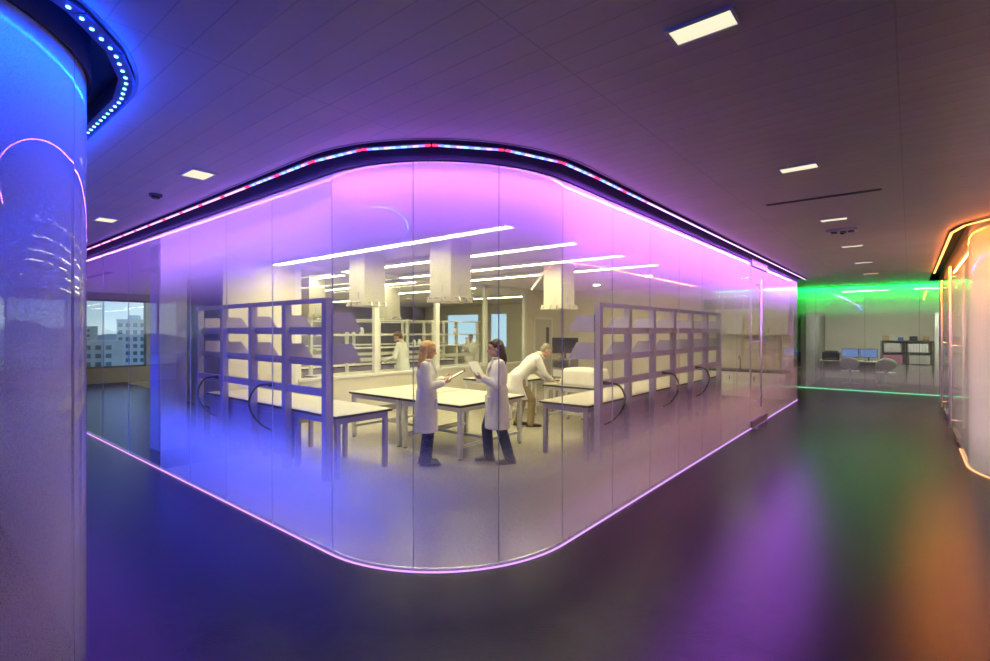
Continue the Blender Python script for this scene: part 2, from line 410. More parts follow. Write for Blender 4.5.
# ------------------------------------------------------------------ main glass wall with its panes
gw = sempty('wall_glass', label='curved gradient-frosted glass wall round the laboratory')
TH = .012
def lpt(x, off): return (x, WY-off)
def rpt(y, off): return (WX+off, y)
lj = [-3.49, -4.44, -5.39, -6.34, -7.29]
for a, b in zip(lj, lj[1:]):
    pane('glass_pane', [lpt(b+.004, 0), lpt(a-.004, 0)], [lpt(b+.004, -TH), lpt(a-.004, -TH)], 0.01, GT, M['frit'], gw)
lc = [-7.29, -8.6, -9.9, -11.2, -12.5]
for a, b in zip(lc, lc[1:]):
    pane('glass_pane', [lpt(b+.004, 0), lpt(a-.004, 0)], [lpt(b+.004, -TH), lpt(a-.004, -TH)], 0.01, GT, M['frit_clear'], gw)
cx, cy = WX-WR, WY+WR
aj = [-PI/2, -.994, -.505, 0]
for a, b in zip(aj, aj[1:]):
    e = .003
    pane('glass_pane', arc(cx, cy, WR, a+e, b-e, 10), arc(cx, cy, WR-TH, a+e, b-e, 10), 0.01, GT, M['frit'], gw)
rj = [3.54 + .9*k for k in range(8)]                 # up to the door at 9.84
DOOR0, DOOR1 = 9.84, 11.06
rj2 = [DOOR1 + .9*k for k in range(5)]
for J in (rj, rj2):
    for a, b in zip(J, J[1:]):
        pane('glass_pane', [rpt(a+.004, 0), rpt(b-.004, 0)], [rpt(a+.004, -TH), rpt(b-.004, -TH)], 0.01, GT, M['frit'], gw)
for x in lj + lc[1:]: MB().box(x-.0025, x+.0025, WY+.001, WY+.011, .01, GT).build('joint_seal', M['sealclear'], gw)
for a in aj[1:-1]:
    p = V((cx + (WR-.006)*math.cos(a), cy + (WR-.006)*math.sin(a), 0))
    MB().box(-.005, .005, -.0025, .0025, .01, GT, rot=None).build('joint_seal', M['sealclear'], gw).matrix_local = Matrix.Translation(p) @ Matrix.Rotation(a, 4, 'Z')
for y in rj + rj2: MB().box(WX-.011, WX-.001, y-.0025, y+.0025, .01, GT).build('joint_seal', M['sealclear'], gw)
b = MB(); strip(b, path_main(-.018, x_end=-12.5, y_end=YEND), path_main(-.034, x_end=-12.5, y_end=YEND), 0, .02); b.build('base_channel', M['steel'], gw)
b = MB(); strip(b, path_main(.002, x_end=-12.5, y_end=YEND), path_main(.020, x_end=-12.5, y_end=YEND), 2.975, 3.2); b.build('head_channel', M['channel'], gw)
# far end return of the laboratory box
ge = sempty('wall_glass_end')
ej = [-2.2, -3.1, -4.0, -4.9, -5.8]
struct(MB().box(-8.9, -2.24, YEND-.24, YEND-.12, 0, LZ).build('wall_laboratory_back', M['wall']))
pane('glass_pane', [(WX-.008, YEND), (-3.1, YEND)], [(WX-.008, YEND-TH), (-3.1, YEND-TH)], .01, GT, M['frit'], ge)
pane('glass_pane', [(-3.108, YEND), (-4.0, YEND)], [(-3.108, YEND-TH), (-4.0, YEND-TH)], .01, GT, M['frit'], ge)

# door in the right-hand glass wall
dr = sempty('door_1', (WX, DOOR0, 0), 'glass door with tall double ladder pull handle')
pane('door_leaf', [(0, .008), (0, 1.212)], [(-TH, .008), (-TH, 1.212)], .14, 2.90, M['frit'], dr)
MB().box(-.035, .03, .0, 1.22, .012, .135, bevel=.006).build('bottom_rail', M['base'], dr)
MB().box(-.035, .03, .0, 1.22, 2.905, 3.03, bevel=.006).build('header_rail', M['rack'], dr)
MB().box(-.03, .10, .02, .18, .0, .012).build('floor_pivot', M['steel'], dr)
for sx in (1, -1):
    h = MB(); X = .09*sx - .006
    h.tube([(X, .42, .36), (X, .42, 2.70)], .016, 10)
    hb = h.build('pull_handle', M['satin'], dr, smooth=True)
    for z in (.45, 1.55, 2.60):
        MB().tube([(X, .42, z), (-.006, .42, z)], .012, 8).build('standoff', M['satin'], hb)

# LED line along the foot of the glass
o = MB(); strip(o, path_main(.004, x_end=-12.5), path_main(.014, x_end=-12.5), .001, .011)
tag(o.build('floor_light_strip', M['led_base']), 'thin glowing violet light line along the foot of the curved glass wall', 'light strip')
# violet LED boards in the ceiling cove above the glass
led = thing('cove_light_strip', 'violet and pink LED strip in the ceiling cove above the curved laboratory glass', 'light strip', (0, 0, 0))
pts = resample(path_main(.155, x_end=-12.4, y_end=YEND+.15), .52)
for (p, t), (q, _) in zip(pts, pts[1:]):
    d = (q-p); L = d.length; t = d.normalized(); n = V((-t.y, t.x, 0))
    mid = (p+q)/2
    nearcorner = (mid - V((-2.6, 2.6, 0))).length
    m = MB(); k = 12; w = .008
    m.box(0, L-.012, -.020, .020, .008, .016, mi=4)
    for i in range(k):
        a = i*(L-.012)/k; b_ = (i+.92)*(L-.012)/k
        if nearcorner < 2.1: mi = [0, 1, 2, 1, 3, 2, 1, 2, 1, 3, 1, 0][i]
        elif mid.x < -3: mi = 3 if i not in (0, 11) else 0
        else: mi = 5
        m.box(a, b_, -w, w, .0, .008, mi=mi)
    ob = m.build('led_board', [M['led_red'], M['led_blue'], M['led_cyan'], M['led_pink'], M['cove'], M['led_violet']], led)
    ob.matrix_local = Matrix.Translation((p.x, p.y, 3.028)) @ Matrix.Rotation(math.atan2(t.y, t.x), 4, 'Z')
def cove_lights(name, path, z, color, power_per_m, inward, step=1.4, drop=6.5, width=.03, spread=math.radians(58), wide=1.2, out=.0, spill=.021, wspread=PI, cove=.05):
    pts = resample(path, step)
    for (p, _), (q, _) in zip(pts, pts[1:]):
        d = q-p; L = d.length; t = d.normalized(); n = V((-t.y, t.x, 0))*inward
        area(name, ((p.x+q.x)/2, (p.y+q.y)/2, z), V((n.x, n.y, -drop)), t, L*.98, width, color, power_per_m*L*1.1, spread)      # narrow wall-grazing optic
        area(name, ((p.x+q.x)/2, (p.y+q.y)/2, z), V((-n.x*out, -n.y*out, -1)), t, L*.98, width, color, power_per_m*L*wide, wspread)      # open strip beside it
        area(name, ((p.x+q.x)/2-n.x*.03, (p.y+q.y)/2-n.y*.03, 3.012), V((-n.x, -n.y, .25)), t, L*.98, .02, color, power_per_m*L*spill)      # sideways spill along the ceiling
        area(name, ((p.x+q.x)/2, (p.y+q.y)/2, 3.10), V((n.x, n.y, .1)), t, L*.98, .03, color, power_per_m*L*cove)      # dim glow inside the cove
P_ = dict(violet=3.0, blue=6.4, orange=6.0, green=8.5)
# left part is bluer, the right part more magenta, as the strip runs
mp = path_main(.165, x_end=-12.4, y_end=YEND+.1)
cove_lights('violet_cove_lamp', [mp[0], mp[1]], 3.022, (.36, .12, 1), P_['violet'], 1, step=1.8)
cove_lights('violet_cove_lamp', mp[1:-1], 3.022, (.42, .12, 1), P_['violet'], 1, step=.17, drop=4.5, spread=math.radians(105))
cove_lights('violet_cove_lamp', [mp[-2], mp[-1]], 3.022, (.48, .11, 1), P_['violet'], 1, step=1.8, wide=3.8)

# ------------------------------------------------------------------ blue glazed box at left
gb = sempty('wall_glass_blue', label='curved frosted glass wall washed in blue light')
bj = [PI/2, PI/2-.5, PI/2-1.05, 0]
for a, b_ in zip(bj, bj[1:]):
    pane('glass_pane', arc(BCX, BCY, BR, a-.003, b_+.003, 12), arc(BCX, BCY, BR-TH, a-.003, b_+.003, 12), .01, GT, M['frit_blue'], gb)
xs = [BCX - 1.0*k for k in range(9)]
for a, b_ in zip(xs, xs[1:]):
    pane('glass_pane', [(a-.004, BCY+BR), (b_+.004, BCY+BR)], [(a-.004, BCY+BR-TH), (b_+.004, BCY+BR-TH)], .01, GT, M['frit_blue'], gb)
ysb = [BCY - 1.0*k for k in range(4)]
for a, b_ in zip(ysb, ysb[1:]):
    pane('glass_pane', [(BCX+BR, a-.004), (BCX+BR, b_+.004)], [(BCX+BR-TH, a-.004), (BCX+BR-TH, b_+.004)], .01, GT, M['frit_blue'], gb)
for a in bj[1:-1] + [PI/2]:
    MB().box(-.005, .005, -.003, .003, .01, GT).build('joint_seal', M['seal'], gb).matrix_local = Matrix.Translation((BCX+(BR-.006)*math.cos(a), BCY+(BR-.006)*math.sin(a), 0)) @ Matrix.Rotation(a, 4, 'Z')
b = MB(); strip(b, path_blue(.002, x_end=-11), path_blue(.018, x_end=-11), 3.0, 3.2); b.build('head_channel', M['channel'], gb)
# pale lining behind the blue box's glass
ln = MB(); strip(ln, path_blue(-.55, x_end=-11), path_blue(-.60, x_end=-11), 0, 3.2); struct(ln.build('wall_blue_lining', M['wall']))
ledb = thing('cove_light_strip', 'bright blue row of LED dots round the ceiling cove of the left glass column', 'light strip')
pts = resample(path_blue(.165, x_end=-10.0, y_end=-2.4), .30)
for (p, t), (q, _) in zip(pts, pts[1:]):
    d = q-p; L = d.length; t = d.normalized(); mid = (p+q)/2
    bd = MB().box(0, L-.006, -.035, .035, .0, .012).build('led_board', M['ledboard'], ledb)
    bd.matrix_local = Matrix.Translation((p.x, p.y, 3.035)) @ Matrix.Rotation(math.atan2(t.y, t.x), 4, 'Z')
    n = 4
    if mid.x > -5.6:
        for i in range(n):
            MB().ball(((i+.5)*L/n, 0, -.002), (.011, .0095, .006), sub=1).build('diode', M['led_deep'], bd, smooth=True)
    else:
        dd = MB()
        for i in range(n): dd.disc(((i+.5)*L/n, 0, -.002), .011, .006, 6)
        dd.build('diode', M['led_deep'], bd)
bp_ = path_blue(.165, x_end=-10, y_end=-2.4)
cove_lights('blue_cove_lamp', [bp_[0], bp_[1]], 3.022, (.0, .06, 1), P_['blue'], -1, wide=4.2, out=.2, spill=.2, wspread=math.radians(88), step=1.6)
cove_lights('blue_cove_lamp', bp_[1:-1], 3.022, (.0, .06, 1), P_['blue'], -1, wide=1.2, out=.3, spill=.14, step=.2, drop=3.6, spread=math.radians(120))
cove_lights('blue_cove_lamp', [bp_[-2], bp_[-1]], 3.022, (.0, .06, 1), P_['blue'], -1, wide=1.0, out=.5, spill=.05, step=1.2)
area('box_fill_light', (-4.4, -1.4, 2.9), (0, 0, -1), (1, 0, 0), 1.0, .4, (1, .9, .7), 30)  # unseen fill light added inside to brighten the frosted blue box

# ------------------------------------------------------------------ orange glazed box at right
go = sempty('wall_glass_orange', label='rounded frosted glass wall edged with orange light')
oj = [PI, PI+.52, PI+1.05, 1.5*PI]
for a, b_ in zip(oj, oj[1:]):
    pane('glass_pane', arc(OX+OR, OY, OR, a+.003, b_-.003, 10), arc(OX+OR, OY, OR-TH, a+.003, b_-.003, 10), .01, GT, M['frit_orange'], go)
oyj = [8.95, 10.15, 11.9, 13.65, 14.9, 16.2, 17.5]
for a, b_ in zip(oyj, oyj[1:]):
    pane('glass_pane', [(OX, a+.004), (OX, b_-.004)], [(OX+TH, a+.004), (OX+TH, b_-.004)], .01, GT, M['frit_orange'], go)
xso = [OX+OR + .9*k for k in range(5)]
for a, b_ in zip(xso, xso[1:]):
    pane('glass_pane', [(a+.004, OY-OR), (b_-.004, OY-OR)], [(a+.004, OY-OR+TH), (b_-.004, OY-OR+TH)], .01, GT, M['frit_orange'], go)
o = MB(); strip(o, path_orange(.004, y_end=10.1), path_orange(.024, y_end=10.1), .001, .014)
tag(o.build('floor_light_strip', M['led_orange_base']), 'orange light line on the floor along the rounded glass at far right', 'light strip')
ledo = thing('cove_light_strip', 'orange LED strip under the ceiling cove of the right-hand glass box', 'light strip')
pts = resample(path_orange(.16, y_end=15.0, x_end=4.5), .55)
for (p, t), (q, _) in zip(pts, pts[1:]):
    d = q-p; L = d.length; t = d.normalized()
    m = MB(); m.box(0, L-.01, -.02, .02, .008, .016, mi=1)
    for i in range(8): m.box(i*(L-.01)/8, (i+.9)*(L-.01)/8, -.013, .013, 0, .008)
    m.build('led_board', [M['led_orange'], M['cove']], ledo).matrix_local = Matrix.Translation((p.x, p.y, 3.03)) @ Matrix.Rotation(math.atan2(t.y, t.x), 4, 'Z')
op = path_orange(.165, y_end=15.0, x_end=4.5)
cove_lights('orange_cove_lamp', [op[0], op[1]], 3.022, (1, .25, .03), P_['orange'], 1, spill=.06, step=1.6)
cove_lights('orange_cove_lamp', op[1:-1], 3.022, (1, .25, .03), P_['orange'], 1, spill=.06, step=.4)
cove_lights('orange_cove_lamp', [op[-2], op[-1]], 3.022, (1, .25, .03), P_['orange'], 1, spill=.06, step=1.4)
area('box_fill_light', (2.4, 10.0, 2.9), (0, 0, -1), (0, 1, 0), 2.0, .8, (1, .86, .52), 120)  # added warm fill behind the orange box's glass, no fitting there
# doors of the orange box: floor pivots and tall ladder pulls
for i, (y0, yh) in enumerate(((10.2, 11.0), (13.0, 13.8))):
    d = sempty(f'door_{i+2}', (OX, y0, 0), 'steel ladder pull handles on a frosted glass door, orange lit')
    for sx in (-1, 1):
        X = .085*sx + .006
        hb = MB().tube([(X, yh-y0, .18), (X, yh-y0, 2.78)], .017, 10).build('pull_handle', M['satin'], d, smooth=True)
        for z in (.3, 1.5, 2.62): MB().tube([(X, yh-y0, z), (.006, yh-y0, z)], .012, 8).build('standoff', M['satin'], hb)
    MB().box(-.03, .035, yh-y0-.5, yh-y0+.5, .014, .11, bevel=.005).build('bottom_rail', M['steel'], d)

# ------------------------------------------------------------------ green glazed office at the end of the corridor
GY = 18.0
gg = sempty('wall_glass_green', label='glass office wall with a bright green band along its top')
gj = [-7.0, -5.8, -4.6, -3.4, -2.2, -1.0, .2, 1.4, 2.6, 3.8, 5.0, 6.0]
for a, b_ in zip(gj, gj[1:]):
    pane('glass_pane', [(a+.004, GY), (b_-.004, GY)], [(a+.004, GY+TH), (b_-.004, GY+TH)], .01, 3.05, M['frit_green'], gg)
for x in gj[1:-1]: MB().box(x-.0035, x+.0035, GY+.001, GY+.011, .01, 3.05).build('joint_seal', M['seal'], gg)
tag(MB().box(-7, 6, GY-.026, GY-.004, .001, .016).build('floor_light_strip', M['led_green_base']), 'green light line along the foot of the far office glass', 'light strip')
ledg = thing('cove_light_strip', 'green LED strip fixed to the ceiling before the far office glass', 'light strip', (0, GY-.17, 0))
MB().box(-7, 5.9, -.03, .03, 3.03, 3.055).build('strip_housing', M['cove'], ledg)
for i in range(16): MB().box(-7+i*.8, -7+i*.8+.78, -.012, .012, 3.022, 3.03).build('led_board', M['led_green'], ledg)
for k in range(4): area('green_cove_lamp', (-5.4+3.2*k, GY-.17, 3.018), (0, .75, -.8), (1, 0, 0), 3.1, .03, (.0, 1, .09), P_['green']*3.1)
for k in range(4): area('green_cove_lamp', (-5.4+3.2*k, GY-.215, 3.03), (0, -1, .12), (1, 0, 0), 3.1, .03, (.0, 1, .09), P_['green']*.2)
struct(MB().box(-2.6, -2.46, GY+.02, 22.5, 0, 3.05).build('wall_office_side', M['wallgrey']))
struct(MB().box(-7, 6, 22.5, 22.7, 0, 3.05).build('wall_office_back', M['wall']))
struct(MB().box(-7.2, -7.0, 17.9, 22.5, 0, 3.05).build('wall_office_left', M['wallgrey']))
for i, (x, y) in enumerate(((-1.1, 19.9), (.7, 19.9))):
    t = thing('ceiling_light', ['linear office ceiling light over the desk behind the green glass', 'linear office ceiling light towards the shelf end of the far office'][i], 'ceiling light', (x, y, 3.06), group='office ceiling lights')
    MB().box(-.62, .62, -.08, .08, -.05, 0).build('housing', M['white'], t); MB().box(-.60, .60, -.065, .065, -.056, -.05).build('diffuser', M['officelight'], t)

# office furniture
dk = thing('desk', 'long office desk behind the green-topped glass', 'desk', (-1.03, 20.9, 0))
MB().box(-1.38, .24, -.38, .38, .70, .735, bevel=.004).build('desk_top', M['top'], dk)
for x in (-1.33, .19):
    for y in (-.33, .33): MB().box(x-.025, x+.025, y-.025, y+.025, 0, .70).build('leg', M['steel'], dk)
MB().box(-1.28, .14, .30, .33, .3, .69).build('modesty_panel', M['cab'], dk)
def monitor(loc, rz, label, lit, w=.52, group=None):
    t = thing('monitor', label, 'monitor', loc, rz, group)
    MB().box(-.12, .12, -.09, .09, 0, .012, bevel=.004).build('base', M['black'], t)
    MB().box(-.02, .02, .0, .03, .012, .22).build('neck', M['black'], t)
    MB().box(-w/2, w/2, -.03, .0, .11, .11+w*.6, bevel=.006).build('casing', M['black'], t)
    MB().box(-w/2+.015, w/2-.015, -.034, -.03, .125, .095+w*.6).build('screen', lit, t)
    return t
monitor((-1.57, 20.95, .735), 0, 'blue-lit monitor on the far office desk, second item from its left end', M['mon'], .48)
monitor((-1.06, 20.95, .735), 0, 'blue-lit monitor on the far office desk beside the shelf unit', M['mon'], .48)
pr = thing('printer', 'black printer on the left end of the far office desk', 'printer', (-2.10, 20.9, .735))
MB().box(-.25, .25, -.2, .2, 0, .26, bevel=.02).build('body', M['black'], pr); MB().box(-.2, .2, -.26, -.19, .05, .07).build('paper_tray', M['base'], pr)
MB().box(-.19, .19, -.1, .16, .26, .32, bevel=.015).build('scanner_lid', M['base'], pr)
def shell_chair(loc, rz, label):
    t = thing('office_chair', label, 'chair', loc, rz, 'white shell chairs in the far office')
    s_ = MB(); s_.box(-.23, .23, -.22, .22, .43, .47, bevel=.02); s_.build('seat', M['white'], t)
    b_ = MB(); b_.ball((0, -.24, .72), (.26, .035, .19), sub=3); b_.build('backrest', M['white'], t, smooth=True)
    MB().box(-.04, .04, -.25, -.20, .46, .62).build('back_stem', M['steel'], t)
    MB().tube([(0, 0, .06), (0, 0, .43)], .025).build('column', M['steel'], t)
    for k in range(5):
        a = 2*PI*k/5; MB().tube([(0, 0, .09), (.27*math.cos(a), .27*math.sin(a), .05)], .016).build('leg', M['steel'], t)
        MB().ball((.27*math.cos(a), .27*math.sin(a), .025), (.025, .025, .025)).build('caster', M['black'], t)
    return t
shell_chair((-1.48, 19.75, 0), 0, 'white shell-backed office chair before the desk monitors')
shell_chair((-.57, 19.6, 0), .1, 'white shell-backed office chair in front of the shelf unit')
sh = thing('shelf_unit', 'two-tier white shelf unit holding binders in the far office', 'shelves', (-.08, 20.95, 0))
for x in (-.65, 0, .65): MB().box(x-.015, x+.015, -.16, .16, .0, 1.42).build('upright', M['base'], sh)
for z in (.66, 1.03, 1.40): MB().box(-.635, .635, -.16, .16, z, z+.025).build('shelf', M['base'], sh)
for x in (-.325, .325):
    d = MB().box(x-.29, x+.29, -.165, -.145, .06, .64).build('cabinet_door', M['cab'], sh)
MB().box(-.63, .63, .14, .155, .03, 1.4).build('back_panel', M['cab'], sh)
for i in range(7):
    tag(MB().box(-.03, .03, -.12, .12, 0, .27, bevel=.004).build('binder', M['paper'], loc=(-.01+.072*i, 20.95, 1.056)), 'white ring binder standing on the upper shelf of the far shelf unit', 'binder', 'binders on the far shelf')
tag(MB().box(-.22, .22, -.13, .13, 0, .29, bevel=.005).build('document_box', M['cab'], loc=(-0.43, 20.95, 1.056)), 'pale document box on the upper shelf beside the binders', 'box')
tag(MB().box(-.25, .25, -.13, .13, 0, .27, bevel=.005).build('document_box', M['orangebin'], loc=(-0.43, 20.95, .686)), 'pink storage box on the lower shelf of the far shelf unit', 'box')
tag(MB().box(-.26, .26, -.13, .13, 0, .29, bevel=.005).build('document_box', M['cab'], loc=(0.24, 20.95, .686)), 'pale storage box under the row of white binders', 'box')
for i, (x, w, h, m_, l) in enumerate(((.82, .18, .15, 'carton', 'small brown carton on top of the far shelf unit at its left end'), (1.2, .14, .10, 'bluebin', 'small blue box on top of the far shelf unit'), (1.52, .2, .14, 'black', 'black box file on top of the far shelf unit'), (1.82, .16, .12, 'carton', 'small brown carton on top of the far shelf unit at its right end'))):
    tag(MB().box(-w/2, w/2, -.12, .12, 0, h, bevel=.006).build('storage_box', M[m_], loc=(x-1.43, 20.95, 1.426)), l, 'box')
cb = thing('tall_cabinet', 'tall white cupboard right of the shelf unit in the far office', 'cabinet', (1.02, 21.0, 0))
MB().box(-.42, .42, -.2, .2, 0, 2.3).build('body', M['cab'], cb)
for s_ in (-1, 1):
    d = MB().box(.005*s_ if s_ > 0 else -.41, .41 if s_ > 0 else -.005, -.22, -.2, .05, 2.28).build('door', M['white'], cb)
    MB().box(.03*s_-.006, .03*s_+.006, -.24, -.22, 1.0, 1.25).build('handle', M['steel'], d)
dk2 = thing('desk', 'dark desk seen through the gap between laboratory and green office', 'desk', (-3.5, 20.2, 0))
MB().box(-.7, .7, -.35, .35, .70, .735).build('desk_top', M['black'], dk2)
for x in (-.66, .66):
    for y in (-.3, .3): MB().box(x-.02, x+.02, y-.02, y+.02, 0, .7).build('leg', M['black'], dk2)
monitor((-3.35, 20.25, .735), .3, 'dark monitor on the black desk in the dim office', M['screen'], .5)
ch = thing('office_chair', 'dark swivel chair by the black desk in the dim office', 'chair', (-3.0, 19.3, 0), .4)
MB().box(-.23, .23, -.22, .22, .43, .50, bevel=.03).build('seat', M['black'], ch); MB().box(-.22, .22, -.26, -.20, .58, 1.05, bevel=.025).build('backrest', M['black'], ch)
MB().box(-.03, .03, -.25, -.21, .46, .60).build('back_stem', M['black'], ch); MB().tube([(0, 0, .06), (0, 0, .43)], .025).build('column', M['steel'], ch)
for k in range(5):
    a = 2*PI*k/5; MB().tube([(0, 0, .09), (.27*math.cos(a), .27*math.sin(a), .03)], [.02, .03]).build('leg', M['black'], ch)

# ------------------------------------------------------------------ ceiling fittings of the corridors
def downlight(x, y, wx, wy, label, group):
    t = thing('downlight', label, 'ceiling light', (x, y, CZ), group=group)
    a, b_ = wx/2, wy/2; f = .014
    MB().box(-a, a, -b_, -b_+f, -.010, .0).box(-a, a, b_-f, b_, -.010, 0).box(-a, -a+f, -b_+f, b_-f, -.010, 0).box(a-f, a, -b_+f, b_-f, -.010, 0).build('frame', M['white'], t)
    MB().box(-a+f, a-f, -b_+f, b_-f, -.006, -.001).build('diffuser', M['dlight'], t)
    return t
words = ['first and largest', 'second', 'third', 'fourth', 'fifth', 'sixth']
proto = None
for k in range(6):
    lab = f'slim recessed ceiling light over the right corridor, {words[k]} from the camera'
    if proto is None: proto = downlight(-.69, 2.25, .28, .15, lab, 'right corridor lights')
    else:
        c = copy_tree(proto); c.location = (-.69, 2.25+2.435*k, CZ); c['label'] = lab
proto = None
for k, (x, l) in enumerate(((-4.60, 'small square ceiling light over the left corridor, nearer of the two'), (-7.33, 'small square ceiling light over the left corridor, farther of the two'))):
    if proto is None: proto = downlight(x, 1.69, .27, .20, l, 'left corridor lights')
    else:
        c = copy_tree(proto); c.location = (x, 1.69, CZ); c['label'] = l
t = thing('slot_diffuser', 'long dark linear air slot in the right corridor ceiling', 'air vent', (-.68, 5.88, CZ))
MB().box(-.48, .48, -.03, .03, -.006, 0).build('frame', M['base'], t)
MB().box(-.47, .47, -.020, -.004, -.008, -.004).box(-.47, .47, .004, .020, -.008, -.004).build('slot', M['black'], t)
t = thing('ceiling_sensor', 'white ceiling sensor housing with dark grille between the corridor lights', 'sensor', (-.68, 7.92, CZ))
MB().box(-.17, .17, -.10, .10, -.035, 0, bevel=.01).build('housing', M['white'], t)
for x in (-.08, .02, .10): MB().box(x-.035, x+.03, -.085, .03, -.045, -.034).build('grille', M['black'], t)
MB().ball((0, .06, -.036), (.03, .03, .018)).build('lens', M['screen'], t)
t = thing('smoke_detector', 'small dark detector on the left corridor ceiling between the square lights', 'detector', (-5.6, 1.68, CZ))
MB().disc((0, 0, -.012), .055, .024, 16).build('base', M['base'], t); MB().disc((0, 0, -.032), .035, .018, 16).build('sensor_head', M['black'], t)

# ------------------------------------------------------------------ laboratory shell: partition to the second laboratory
PX = -8.9
pw = sempty('wall_partition', label='low white wall with tall glazed bays above')
MB().box(PX-.1, PX, 5.0, 12.25, 0, .78).build('knee_wall', M['wall'], pw)
MB().box(PX-.13, PX+.03, 5.0, 12.25, .78, .83).build('sill', M['white'], pw)
MB().box(PX, PX+.015, 5.0, 12.25, 0, .12).build('skirting', M['base'], pw)
mys = [5.0, 6.82, 8.64, 10.46, 12.28]
for y in mys: MB().box(PX-.09, PX+.0, y-.06, y+.06, .0 if y in (5.0, 12.28) else .83, LZ).build('mullion', M['white'], pw)
MB().box(PX-.09, PX, 5.06, 12.22, LZ-.09, LZ).build('header', M['white'], pw)
for a, b_ in zip(mys, mys[1:]):
    pane('glass_pane', [(PX-.04, a+.06), (PX-.04, b_-.06)], [(PX-.05, a+.06), (PX-.05, b_-.06)], .83, LZ-.09, M['pane'], pw)
struct(MB().box(PX-.1, PX, 3.65, 4.94, 0, LZ).build('wall_pier', M['wall']))
struct(MB().box(-14.5, PX-.1, 4.84, 4.94, 0, LZ).build('wall_second_laboratory_side', M['wall']))
struct(MB().box(PX-.1, PX, 12.34, YEND-.24, 0, LZ).build('wall_partition_solid', M['wall']))
d = sempty('door_4', (PX, 12.75, 0))
MB().box(.0, .03, -.06, 0, 0, 2.16).box(.0, .03, .92, .98, 0, 2.16).box(0, .03, -.06, .98, 2.1, 2.16).build('door_frame', M['white'], d)
MB().box(.002, .022, .005, .915, .01, 2.095).build('door_leaf', M['cab'], d)
MB().box(.022, .026, .60, .76, 1.05, 1.85).build('vision_panel', M['glassdark'], d)
MB().tube([(.022, .84, 1.0), (.06, .84, 1.0), (.06, .72, 1.0)], .009).build('door_handle', M['steel'], d)
# structural column seen behind the clear panes at left
cl = struct(MB().box(-8.75, -8.38, 2.55, 2.92, 0, LZ, bevel=.01).build('wall_column', M['wallgrey']))
cb_ = struct(MB().box(-9.2, PX, 12.28, 19, 0, LZ).build('wall_second_laboratory_right', M['wall'])) if False else None

# linear ceiling lights of the laboratory, one continuous line per row
rowlab = ['first line of warm ceiling light, nearest the curved glass', 'second line of warm ceiling light counted from the glass corner', 'third line of warm ceiling light counted from the glass corner', 'fourth line of warm ceiling light, deepest in the laboratory']
t = thing('linear_light', rowlab[0], 'ceiling light', (-6.1, 4.49, LZ-.022), group='laboratory light lines')
MB().box(-2.66, 2.66, -.075, .075, -.06, 0).build('housing', M['white'], t)
for k in (-2.2, 0, 2.2): MB().box(k-.03, k+.03, -.03, .03, 0, .022).build('hanger', M['white'], t)
for k in range(4): MB().box(-2.64+k*1.32+.008, -2.64+(k+1)*1.32-.008, -.062, .062, -.068, -.06).build('diffuser', M['lablight'], t)
for k, y in enumerate((5.90, 7.36, 8.78)):
    c = copy_tree(t); c.location = (-6.1, y, LZ-.022); c['label'] = rowlab[k+1]
# second laboratory lights
for k, (y, l) in enumerate(((6.2, 'line of light over the second laboratory behind the left glazed bay'), (8.2, 'line of light over the second laboratory behind the middle bay'), (10.4, 'line of light over the second laboratory behind the right bays'), (14.0, 'line of light deepest in the second laboratory'))):
    c = copy_tree(t); c.location = (-11.9, y, LZ-.022); c['label'] = l; c['group'] = 'second laboratory light lines'
for k, (y, l) in enumerate(((8.4, 'added line of fill light by the far windows behind the middle bays'), (11.8, 'added line of fill light by the far windows behind the right bays'))):  # extra lines added to brighten the second laboratory
    c = copy_tree(t); c.location = (-17.6, y, LZ-.022); c['label'] = l; c['group'] = 'second laboratory light lines'
rl = None
for k, (x, y, l) in enumerate(((-4.6, 11.1, 'small round downlight over the far laboratory benches'), (-3.0, 12.9, 'small round downlight before the wall cupboards'), (-6.6, 12.4, 'small round downlight near the laboratory door'))):
    if rl is None:
        rl = thing('round_downlight', l, 'ceiling light', (x, y, LZ), group='round laboratory downlights')
        MB().disc((0, 0, -.006), .10, .012, 20).build('trim_ring', M['white'], rl); MB().disc((0, 0, -.013), .082, .004, 20).build('diffuser', M['spot'], rl)
    else:
        c = copy_tree(rl); c.location = (x, y, LZ); c['label'] = l

# ------------------------------------------------------------------ benches, racks, tables
def bench(name, loc, rz, length, depth, label, h=.75, nlegs=4, panel=0):
    """back edge along +x from origin, depth towards +y"""
    t = thing(name, label, 'bench', loc, rz)
    MB().box(0, length, 0, depth, h-.006, h, bevel=.0).build('worktop', M['top'], t)
    MB().box(-.004, length+.004, -.004, depth+.004, h-.034, h-.006, bevel=.004).build('edge_band', M['edge'], t)
    MB().box(.05, length-.05, .03, .06, h-.11, h-.034).box(.05, length-.05, depth-.06, depth-.03, h-.11, h-.034).box(.05, .08, .06, depth-.06, h-.11, h-.034).box(length-.08, length-.05, .06, depth-.06, h-.11, h-.034).build('apron', M['rack'], t)
    for i in range(nlegs):
        x = .065 + (length-.13)*i/(nlegs-1)
        for y in (.06, depth-.06): MB().box(x-.028, x+.028, y-.028, y+.028, 0, h-.10, bevel=.004).build('leg', M['rack'], t)
    py = .02 if panel == 0 else depth-.03
    MB().box(.10 if panel == 0 else .95, length-.1, py, py+.01, .10, h-.11).build('back_panel', M['rack'], t)
    return t
